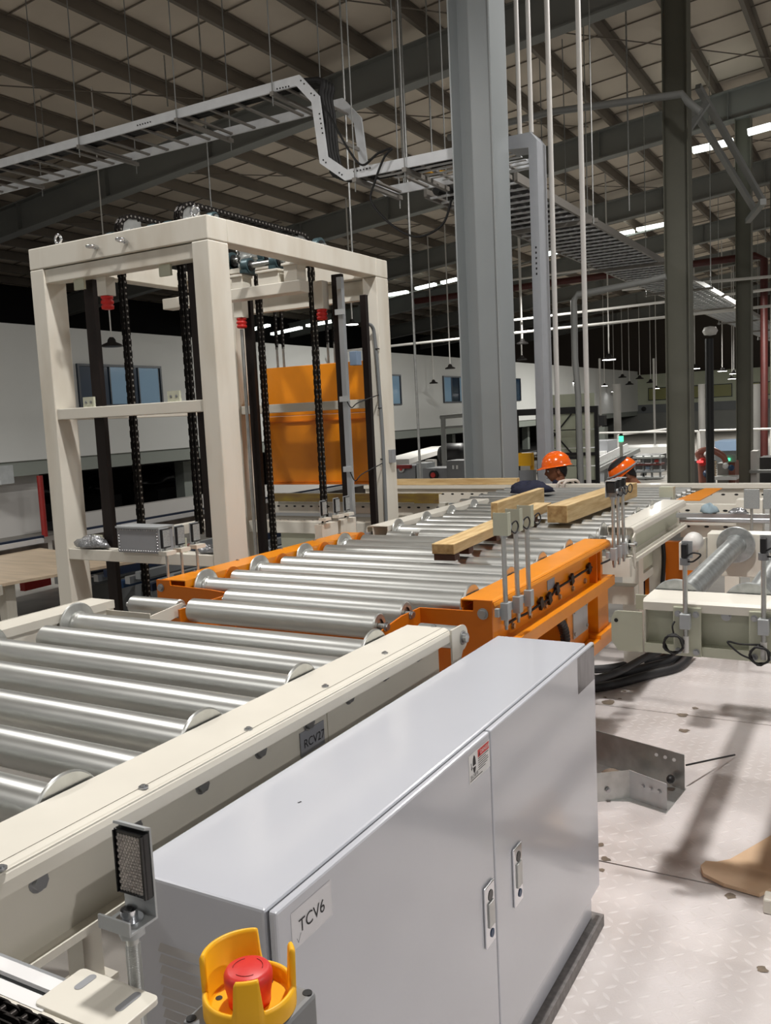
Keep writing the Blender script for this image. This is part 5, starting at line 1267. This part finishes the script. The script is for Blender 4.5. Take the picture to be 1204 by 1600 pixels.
def person(label, foot, hc, fwd, up, lean, lh, rh, cloth, loc, skin='skin'):
    t = thing('person', label, 'person', loc); t['group'] = 'workers in orange hard hats' ; del t['group']
    x, y, _ = foot; f2 = Vector((fwd[0], fwd[1], 0)).normalized(); s2 = Vector((f2.y, -f2.x, 0)); hc = Vector(hc)
    pel = Vector((x, y, GR + 0.92)); neck = hc - Vector(up).normalized() * 0.135 - f2 * 0.015; ch = pel.lerp(neck, 0.72)
    J = [pel, pel.lerp(neck, 0.36), ch, neck, hc - Vector(up).normalized() * 0.05]
    E_ = [(0, 1), (1, 2), (2, 3), (3, 4)]; Rr = [0.135, 0.125, (0.14, 0.13), 0.058, 0.05]
    arms = []
    for sg, hd in ((1, rh), (-1, lh)):
        sh = ch.lerp(neck, 0.62) + s2 * sg * 0.17; hd = Vector(hd); el = sh.lerp(hd, 0.5) + Vector((0, 0, -0.10))
        i = len(J); J += [sh, el, hd]; E_ += [(2, i), (i, i + 1), (i + 1, i + 2)]; Rr += [0.062, 0.048, 0.030]; arms.append((sh, el, hd))
    for sg in (1, -1):
        hp = pel + s2 * sg * 0.095 - Vector((0, 0, 0.06)); kn = Vector((x, y, GR + 0.48)) + s2 * sg * 0.11 + f2 * 0.03; an = Vector((x, y, GR + 0.08)) + s2 * sg * 0.12
        i = len(J); J += [hp, kn, an, an + f2 * 0.14 - Vector((0, 0, 0.035))]; E_ += [(0, i), (i, i + 1), (i + 1, i + 2), (i + 2, i + 3)]; Rr += [0.092, 0.062, 0.042, 0.034]
    b = skin_body('body', J, E_, Rr, cloth, t)
    hm, f_, u_, r_ = head_mesh(hc, fwd, up)
    hm.cyl(hc - u_ * 0.16 - f_ * 0.012, hc - u_ * 0.06 - f_ * 0.01, 0.058, 18, 0.054)
    for sh, el, hd in arms: part('hand', hand_mb(MB(), hd, hd - el, Vector((0, 0, 1))), skin, t, label='bare hand')
    hd_ = part('head', hm, skin, t, label='bare head')
    ey = MB(); bw = MB()
    for sg in (-1, 1):
        c = hc + f_ * 0.079 + r_ * sg * 0.029 + u_ * 0.002
        ey.lathe([(0.0, -0.011), (0.009, -0.007), (0.0115, 0), (0.009, 0.007), (0.0, 0.011)], c, 'Z', 12)
        bw.tube([hc + f_ * 0.090 + r_ * sg * 0.014 + u_ * 0.020, hc + f_ * 0.088 + r_ * sg * 0.032 + u_ * 0.024, hc + f_ * 0.076 + r_ * sg * 0.048 + u_ * 0.018], 0.004, 6)
    part('eyes', ey, 'white_plain', hd_, stuff=True); part('brows', bw, 'hair', hd_, stuff=True)
    part('mouth', MB().tube([hc + f_ * 0.098 - u_ * 0.064 + r_ * q for q in (-0.022, -0.008, 0.008, 0.022)], 0.0035, 6), 'red_dull', hd_)
    hr_ = MB(); nu = 28; vs = []
    for j in range(9):
        bb = -0.75 + (PI / 2 + 0.75) * j / 8
        for i in range(nu):
            a = 2 * PI * i / nu; back = -math.cos(a)
            lim = max(bb, 0.42 - 0.9 * max(0, back + 0.35))
            vs.append(hc + r_ * math.cos(lim) * math.sin(a) * 0.080 + f_ * (math.cos(lim) * math.cos(a) * 0.099 - 0.002) + u_ * math.sin(lim) * 0.120)
    hr_.add(vs, [(j * nu + i, j * nu + (i + 1) % nu, (j + 1) * nu + (i + 1) % nu, (j + 1) * nu + i) for j in range(8) for i in range(nu)], True)
    part('hair', hr_, 'hair', t)
    return t, hc, f_, u_, r_, neck, f2, s2
h1 = atY(869, 734, 8.0)
fw1 = Vector((-0.86, -0.40, -0.12))
p1 = person('worker in an orange hard hat and navy jacket, face turned left behind the rail', (h1.x + 0.06, 8.16, GR), h1, fw1, (0.02, 0.0, 1), 0, (h1.x - 0.12, 7.82, -1.12), (h1.x + 0.22, 7.95, -1.15), 'navy', (h1.x, 8.1, GR))
helmet_parts(p1[0], h1 + Vector((0.0, 0.0, 0.040)), (-0.90, -0.42, -0.10), (-0.06, 0, 1), 1.02)
jk = atZ(828, 773, -0.69)
rag('jacket', (jk.x, jk.y, -0.680), 0.17, 0.13, 0.075, 'navy', 'dark navy jacket lying on the far rollers before the worker', 'jacket', 8)
for k_ in (0, 1):
    q = [atY(x + 9 * k_, y, Y_) for x, y, Y_ in ((869, 769, 7.43), (871, 758, 7.445), (876, 750, 7.50))]
    q = [Vector((q[0].x, 7.45, -0.80)), Vector((q[1].x, 7.435, -0.69)), Vector((q[1].x * 0.4 + q[2].x * 0.6, 7.452, -0.662)), Vector((q[2].x, 7.50, -0.652)), Vector((q[2].x + 0.05, 7.605, -0.652)), Vector((q[2].x + 0.07, 7.645, -0.72)), Vector((q[2].x + 0.07, 7.63, -0.95))]
    solo('rope', MB().tube(smooth_path(q, 6), 0.012, 8), 'cord', ('pale rope hung over the far rail below the worker, left strand', 'pale rope hung over the far rail below the worker, right strand')[k_], 'rope', tuple(q[0]), 'rope strands over the far rail')
h2 = atY(975, 742, 8.0)
p2 = person('second worker bent forward in an orange hard hat with a dark strap over it', (h2.x + 0.16, 8.35, GR), h2, (-0.72, -0.35, -0.60), (-0.50, -0.2, 0.84), 0.3, (h2.x - 0.28, 7.85, -0.95), (h2.x + 0.1, 7.8, -1.1), 'navy', (h2.x, 8.3, GR))
hb2 = helmet_parts(p2[0], h2 + Vector((-0.005, 0.0, 0.030)), (-0.72, -0.35, -0.60), (-0.50, -0.2, 0.84), 1.0)
f2_ = Vector((-0.72, -0.35, -0.60)).normalized(); u2_ = Vector((-0.50, -0.2, 0.84)); u2_ = (u2_ - f2_ * u2_.dot(f2_)).normalized(); r2_ = f2_.cross(u2_); c2_ = h2 + Vector((-0.005, 0, 0.03))
mb = MB(); nu = 24; vs = []
for j in range(7):
    b_ = 0.75 + (PI / 2 - 0.75) * j / 6
    for i in range(nu):
        a = 2 * PI * i / nu; vs.append(c2_ + r2_ * math.sin(a) * math.cos(b_) ** 0.85 * 0.118 + f2_ * math.cos(a) * math.cos(b_) ** 0.85 * 0.141 + u2_ * math.sin(b_) ** 0.92 * 0.131)
mb.add(vs, [(j * nu + i, j * nu + (i + 1) % nu, (j + 1) * nu + (i + 1) % nu, (j + 1) * nu + i) for j in range(6) for i in range(nu)], True)
part('helmet_cover', mb, 'black', hb2, label='dark cover on the crown')
part('strap', MB().tube([c2_ + r2_ * math.sin(a) * 0.122 + f2_ * math.cos(a) * 0.148 + u2_ * (0.018 + 0.02 * math.cos(a)) for a in [2 * PI * i / 30 for i in range(30)]], 0.010, 6, True), 'grey_plastic', hb2, label='dark strap')

# ------------------------------------------------------------------ background machines at hall floor level
# wooden topped transfer table and tracks at the lower left
tb = thing('transfer_table', 'low tan plywood topped table left of the lift tower', 'table', (-8.6, 6.2, GR))
part('top', MB().prism([(-9.58, 5.12), (-7.75, 5.7), (-7.4, 7.2), (-9.58, 7.68)], 'Z', -1.53, -1.50), 'plywood', tb)
part('edge_rail', MB().bar((-9.58, 5.10, -1.56), (-7.72, 5.68, -1.56), 0.05, 0.10), 'cream', tb)
for x, y in ((-9.4, 5.30), (-8.6, 5.6), (-8.0, 5.95)):
    part('leg', MB().box(x - 0.06, x + 0.06, y - 0.06, y + 0.06, GR, -1.56), 'cream_worn', tb)
part('red_beam', MB().bar(atZ(35, 917, -1.80), atZ(76, 907, -1.80), 0.08, 0.10), 'red', tb)
x = -9.75
tk = thing('track_rail', 'dark blue track rail with white edge running along the open bays', 'rail', (x, 9.5, GR))
for y0, y1 in ((4.0, 7.9), (8.1, 30)):
    part('rail', MB().box(x - 0.05, x + 0.0, y0, y1, -1.42, -1.37), 'track', tk)
    part('white_edge', MB().box(x + 0.0, x + 0.05, y0, y1 - 0.05, -1.46, -1.40), 'white_plain', tk)
    part('base', MB().box(x - 0.1, x + 0.06, y0, y1, -1.66, -1.47), 'oily', tk)
for y in (5, 9, 12, 17, 23, 29): part('leg', MB().box(x - 0.05, x + 0.05, y, y + 0.08, GR, -1.66), 'cream_worn', tk)
od = solo('drip_tray', MB().box(-9.5, -8.4, 6.4, 9.5, GR, GR + 0.05), 'oily', 'oily brown drip tray on the hall floor at lower left', 'tray', (-8, 7, GR))
tk = thing('track_bed', 'bed of parallel silver and dark profile rails on the hall floor under the tower', 'rail', (-7, 9, GR))
pcol = ('alu', 'track', 'alu', 'mesh_grey', 'alu', 'track', 'blue', 'alu', 'mesh_grey', 'track', 'alu', 'alu', 'track', 'mesh_grey', 'alu', 'blue')
for i in range(16):
    x = -8.25 + 0.16 * i; h_ = 0.06 * (i % 3)
    part('profile', MB().box(x - 0.035, x + 0.035, 6.8, 15, -1.74 + h_, -1.66 + h_), pcol[i], tk)
for y in (7.2, 10.5, 14): part('sleeper', MB().box(-8.3, -5.8, y, y + 0.08, GR, -1.745), 'mesh_grey', tk)
for i in range(5):
    p = Vector((-7.9 + 0.4 * i, 7.6 + 0.5 * (i % 3), -1.50)); part('valve', MB().cyl(p - Vector((0, 0, 0.12)), p, 0.035, 10).cyl(p, p + Vector((0.1, 0, 0.04)), 0.025, 8), ('red_paint', 'robot_red', 'grey_box', 'robot_red', 'alu')[i], tk)
solo('conveyor_skirt', MB().box(-5.72, -5.66, 6.6, 16, GR, -1.66), 'grey_box', 'long grey side panel on the hall floor beyond the tower foot', 'panel', (-5.7, 9, GR))
pq = atX(66, 790, -14.75)
solo('pipe_post', MB().cyl((-14.75, pq.y, GR), (-14.75, pq.y, -0.87), 0.06, 12), 'red_paint', 'red vertical pipe by the open bay at far left', 'pipe', (-14.75, pq.y, GR))
ac = thing('wall_unit', 'grey perforated bracket unit under the upper wall at the left picture edge', 'bracket', (-14.6, 11.2, -0.8))
part('body', MB().box(-14.94, -14.5, 10.4, 10.85, -0.92, -0.66), 'grey_box', ac)
part('end_plate', MB().box(-14.5, -14.46, 10.85, 11.15, -0.95, -0.60), 'galv_flat', ac)
for y, s_, q in ((13.9, 0.8, 'nearest one'), (17.9, 0.8, 'farthest one'), (15.9, 0.55, 'smallest, in the middle')):
    rag('covered_load', (-17.5, y, GR + 0.50), 0.7 * s_, 0.8 * s_, 0.5 * s_, 'black_gloss', 'dark covered load standing inside the open bay, ' + q, 'load', int(y * 10))
    solo('load_stand', MB().box(-18.0, -17.0, y - 0.35, y + 0.35, GR + 0.022, GR + 0.42), 'unlit_interior', 'dark stand under a covered load, ' + q, 'stand', (-17.5, y, GR + 0.022))
# machine left of the grey column
mc = thing('process_machine', 'grey machine with round red buttons left of the grey column', 'machine', (-8.3, 17, GR))
def pxbox(x0, y0, x1, y1, Y, dep, m, nm, parent, zb=None):
    a_, b_ = atY(x0, y0, Y), atY(x1, y1, Y)
    return part(nm, MB().box(min(a_.x, b_.x), max(a_.x, b_.x), Y, Y + dep, zb if zb is not None else min(a_.z, b_.z), max(a_.z, b_.z)), m, parent)
pxbox(612, 728, 650, 770, 16.6, 0.5, 'grey_box', 'left_housing', mc, GR)
pxbox(650, 724, 668, 770, 16.6, 0.4, 'galv_flat', 'coupling_block', mc, GR)
pxbox(660, 732, 700, 775, 16.5, 0.6, 'grey_box', 'drive_housing', mc, GR)
pxbox(697, 720, 728, 775, 16.4, 0.5, 'grey_plastic', 'control_box', mc, GR)
c = atY(678, 742, 16.48); w_ = part('hand_wheel', MB().cyl(c, c + Vector((0, -0.04, 0)), 0.10, 20), 'black', mc)
part('red_button', MB().cyl(c + Vector((0, -0.04, 0)), c + Vector((0, -0.06, 0)), 0.055, 18), 'red', w_)
c = atY(628, 733, 16.58); w_ = part('guide_wheel', MB().cyl(c, c + Vector((0, -0.05, 0)), 0.07, 18), 'pipe_white', mc)
part('red_button', MB().cyl(c + Vector((0, -0.05, 0)), c + Vector((0, -0.07, 0)), 0.03, 14), 'red', w_)
pxbox(618, 727, 640, 732, 16.5, 0.1, 'red_paint', 'red_cover', mc)
for x in (708, 714): pxbox(x - 2, 727, x + 1, 733, 16.38, 0.02, 'white_plain', 'label_tag', mc)
fr_ = thing('pipe_gantry', 'grey tubular gantry standing behind the machine beside the column', 'frame', (-9, 19, GR))
for a_, b_, r_ in (((692, 652), (694, 745), 0.06), ((688, 652), (735, 648), 0.05), ((692, 668), (735, 665), 0.03)):
    p, q = atY(a_[0], a_[1], 18.5), atY(b_[0], b_[1], 18.5)
    if r_ == 0.06: q.z = GR
    part('tube', MB().cyl(p, q, r_, 10), 'pipe_grey', fr_)
p = atY(708, 710, 20); solo('motor', MB().lathe([(0, -0.35), (0.2, -0.35), (0.28, -0.2), (0.28, 0.25), (0.15, 0.35), (0, 0.35)], p, 'X', 16).box(p.x - 0.2, p.x + 0.2, 19.9, 20.1, GR, p.z - 0.2), 'black', 'dark motor on a stand at the left edge of the column', 'motor', tuple(p))
p, q = atY(616, 722, 18), atY(692, 700, 24)
solo('chute', MB().bar(p, q, 0.7, 0.12).box(p.x + 0.5, p.x + 0.7, 18.6, 18.8, GR, p.z), 'pipe_white', 'pale sloping chute behind the machine left of the column', 'chute', tuple(p))
# scaffold frame right of the column
sf = thing('scaffold_frame', 'black framed rack with cross braces behind the trunking', 'rack', (-5.6, 16, GR))
x0, x1 = atY(806, 640, 16).x, atY(902, 640, 16).x; z1_ = atY(850, 638, 16).z
for x in (x0, x1):
    for y in (16.0, 17.2): part('post', MB().box(x - 0.035, x + 0.035, y - 0.035, y + 0.035, GR, z1_), 'black', sf)
for z, hh in ((z1_ - 0.06, 0.06), (-0.95, 0.03), (-1.5, 0.03)):
    for y in (16.0, 17.2): part('beam', MB().box(x0, x1, y - 0.03, y + 0.03, z - hh, z + hh), 'black', sf)
for a_, b_ in (((x0, -0.95), (x1 - 0.5, -0.15)), ((x0, -0.15), (x1 - 0.5, -0.95))):
    part('brace', MB().bar((a_[0], 17.2, a_[1]), (b_[0], 17.2, b_[1]), 0.025, 0.025), 'black', sf)
for i in range(6): part('back_panel', MB().box(x0 + 0.05, x1 - 0.05, 17.25, 17.27, -1.9 + i * 0.36, -1.56 + i * 0.36), 'wall_far', sf)
for i, (px, py) in enumerate(((818, 718), (822, 745))):
    p = atY(px, py, 15.6); solo('control_box', MB().box(p.x - 0.14, p.x + 0.14, 15.6, 15.75, p.z - 0.12, p.z + 0.12).box(p.x + (0.06 if i == 0 else -0.03), p.x + (0.12 if i == 0 else 0.03), 15.76 if i == 0 else 15.65, 15.82 if i == 0 else 15.7, GR, p.z - (-0.1 if i == 0 else 0.12)), ('yellow', 'grey_box')[i], ('small yellow and black control box right of the column base', 'small grey control box below the yellow one')[i], 'box', tuple(p))
# far machines between the pipes and columns
def far_machine(name, label, cat, items, loc):
    t = thing(name, label, cat, loc)
    for nm, x0, y0, x1, y1, Y, dep, m, floor in items:
        pxbox(x0, y0, x1, y1, Y, dep, m, nm, t, GR if floor else None)
    return t
far_machine('process_line', 'pale grey far machine line between the white pipe and dark column', 'machine',
    (('cabinet', 905, 690, 950, 752, 24, 1.0, 'grey_box', True), ('hood', 958, 700, 1045, 716, 30, 2.0, 'pipe_white', False), ('frame', 960, 714, 1040, 755, 30, 1.5, 'mesh_grey', True),
     ('rack', 985, 712, 1030, 752, 27, 1.0, 'lamp_off', True), ('shelf', 912, 706, 945, 712, 23.8, 0.4, 'white_plain', False), ('screen', 920, 668, 945, 706, 30, 0.4, 'slab_edge', True), ('lintel', 920, 650, 944, 665, 31, 0.3, 'black', False)), (-7, 27, GR))
tl = thing('signal_tower', 'slim signal mast with a green light left of the dark column', 'light', (-4.6, 19, GR))
p = atY(970, 690, 19); part('mast', MB().cyl((p.x, 19, GR), (p.x, 19, p.z), 0.035, 10), 'pipe_white', tl)
part('green_lamp', MB().cyl((p.x, 19, p.z), (p.x, 19, p.z + 0.12), 0.05, 14), 'green_led', tl)
part('cap', MB().cyl((p.x, 19, p.z + 0.12), (p.x, 19, p.z + 0.17), 0.052, 14, 0.03), 'black', tl)
for px, lab, w_ in ((964, 'tall pale far mast left of the signal mast', 0.14), (1096, 'pale far mast behind the black duct', 0.12), (1181, 'pale far mast at the right beyond the second dark column', 0.16), (938, 'thin pale far mast near the white pipe', 0.04), (1022, 'thin pale far mast left of the nearer dark column', 0.04)):
    p = atY(px, 650, 34); solo('mast', MB().cyl((p.x, 34, GR), (p.x, 34, atY(px, 600 if w_ > 0.1 else 560, 34).z), w_, 10), 'pipe_white', lab, 'mast', (p.x, 34, GR))
for a_, b_, Y_, lab in (((905, 677), (1090, 674), 26, 'pale guard rail crossing in front of the far machines'), ((1092, 673), (1204, 670), 26.5, 'pale guard rail between the dark columns'), ((965, 680), (1045, 670), 27.5, 'bright sloping bar above the far machine line')):
    p, q = atY(a_[0], a_[1], Y_), atY(b_[0], b_[1], Y_)
    gr_ = thing('guard_rail', lab, 'rail', (p.x, Y_, GR)); part('bar', MB().cyl(p, q, 0.03, 8), 'pipe_white', gr_)
    for e_ in (p, q): part('post', MB().cyl((e_.x, Y_, GR), e_, 0.03, 8), 'pipe_white', gr_)
rb_ = thing('robot_cell', 'red and orange robot arm at a far work cell between the dark columns', 'robot', (-3.4, 22, GR))
pts = [atY(x, y, 21.0) for x, y in ((1100, 748), (1096, 720), (1092, 708), (1110, 703), (1128, 712), (1134, 722))]
pts[0].z = GR
part('arm', MB().tube(smooth_path(pts, 5), lambda q: 0.11 - 0.05 * q, 10), 'robot_red', rb_)
for i, (px, py, r_, m) in enumerate(((1097, 722, 0.10, 'red'), (1104, 710, 0.07, 'white_plain'), (1104, 740, 0.09, 'blue'), (1142, 731, 0.07, 'blue'), (1133, 728, 0.07, 'white_plain'))):
    c = atY(px, py, 20.8); part('joint', MB().lathe([(0, -r_), (r_ * 0.8, -r_ * 0.6), (r_, 0), (r_ * 0.8, r_ * 0.6), (0, r_)], c, 'Y', 12), m, rb_)
for i in range(8):
    c = atY(1113, 722 + i * 3.5, 20.8); part('coil_ring', MB().box(c.x - 0.07, c.x + 0.07, 20.8, 20.9, c.z - 0.018, c.z + 0.018), 'plywood', rb_)
pxbox(1120, 724, 1136, 748, 21.2, 0.5, 'pipe_grey', 'column_box', rb_, GR); pxbox(1128, 722, 1148, 748, 21.4, 0.6, 'robot_red', 'cabinet', rb_, GR)
pxbox(1112, 745, 1150, 750, 20.6, 0.4, 'white_plain', 'table_edge', rb_); pxbox(1080, 720, 1112, 752, 21.6, 0.5, 'mesh_grey', 'fence_panel', rb_, GR)
pxbox(1134, 711, 1149, 722, 21.2, 0.05, 'green_led' if False else 'slab_edge', 'screen', rb_); pxbox(1135, 716, 1140, 720, 21.15, 0.04, 'green_led', 'green_lamp', rb_); pxbox(1088, 720, 1098, 723, 20.7, 0.04, 'red_led', 'red_lamp', rb_)
far_machine('process_line', 'blue grey sloping machine cover beyond the robot cell', 'machine', (('cover', 1116, 690, 1152, 704, 28, 1.5, 'blue_grey', False), ('base', 1116, 702, 1152, 745, 28.2, 1.0, 'mesh_grey', True)), (-4, 28, GR))
far_machine('process_line', 'pale machine stack at the right beyond the second dark column', 'machine', (('tower', 1172, 705, 1182, 750, 22, 0.5, 'pipe_white', True), ('body', 1186, 715, 1204, 752, 23, 0.8, 'lamp_off', True), ('rail', 1170, 735, 1204, 739, 21.8, 0.2, 'pipe_grey', False)), (-2.4, 22, GR))

ic = thing('inclined_conveyor', 'pale inclined conveyor rising to the right behind the second worker', 'conveyor', (-7, 22, GR))
p, q = atY(905, 742, 22), atY(985, 703, 24)
part('belt', MB().bar(p, q, 0.6, 0.10), 'pipe_grey', ic)
part('side_guard', MB().bar(p + Vector((0, -0.32, 0.12)), q + Vector((0, -0.32, 0.12)), 0.03, 0.14), 'white_plain', ic)
for t_ in (0.15, 0.5, 0.85):
    c = p.lerp(q, t_); part('leg', MB().box(c.x - 0.04, c.x + 0.04, c.y - 0.04, c.y + 0.04, GR, c.z - 0.05), 'grey_box', ic)
fr2 = thing('machine_frame', 'dark framed shelving left of the nearer dark column', 'rack', (-4.6, 25, GR))
for px in (990, 1003, 1016, 1029): pxbox(px, 712, px + 3, 752, 24.6, 0.08, 'mesh_grey', 'post', fr2, GR)
for py in (714, 725, 736, 746): pxbox(988, py, 1032, py + 2, 24.55, 0.5, ('pipe_grey', 'red_dull', 'mesh_grey', 'pipe_grey')[(py // 11) % 4], 'shelf', fr2)
for i_, (px, py, m_2) in enumerate(((994, 722, 'white_plain'), (1008, 733, 'blue_grey'), (1022, 722, 'red_paint'), (1000, 744, 'grey_box'))): pxbox(px, py - 4, px + 6, py, 24.6, 0.3, m_2, 'stored_box', fr2)
far_machine('process_line', 'low grey machine with light top between the white pipes', 'machine', (('body', 876, 712, 904, 752, 19, 0.8, 'grey_box', True), ('top', 874, 708, 906, 712, 18.9, 1.0, 'pipe_white', False), ('panel', 884, 720, 896, 730, 18.95, 0.05, 'lamp_off', False)), (-6, 19, GR))
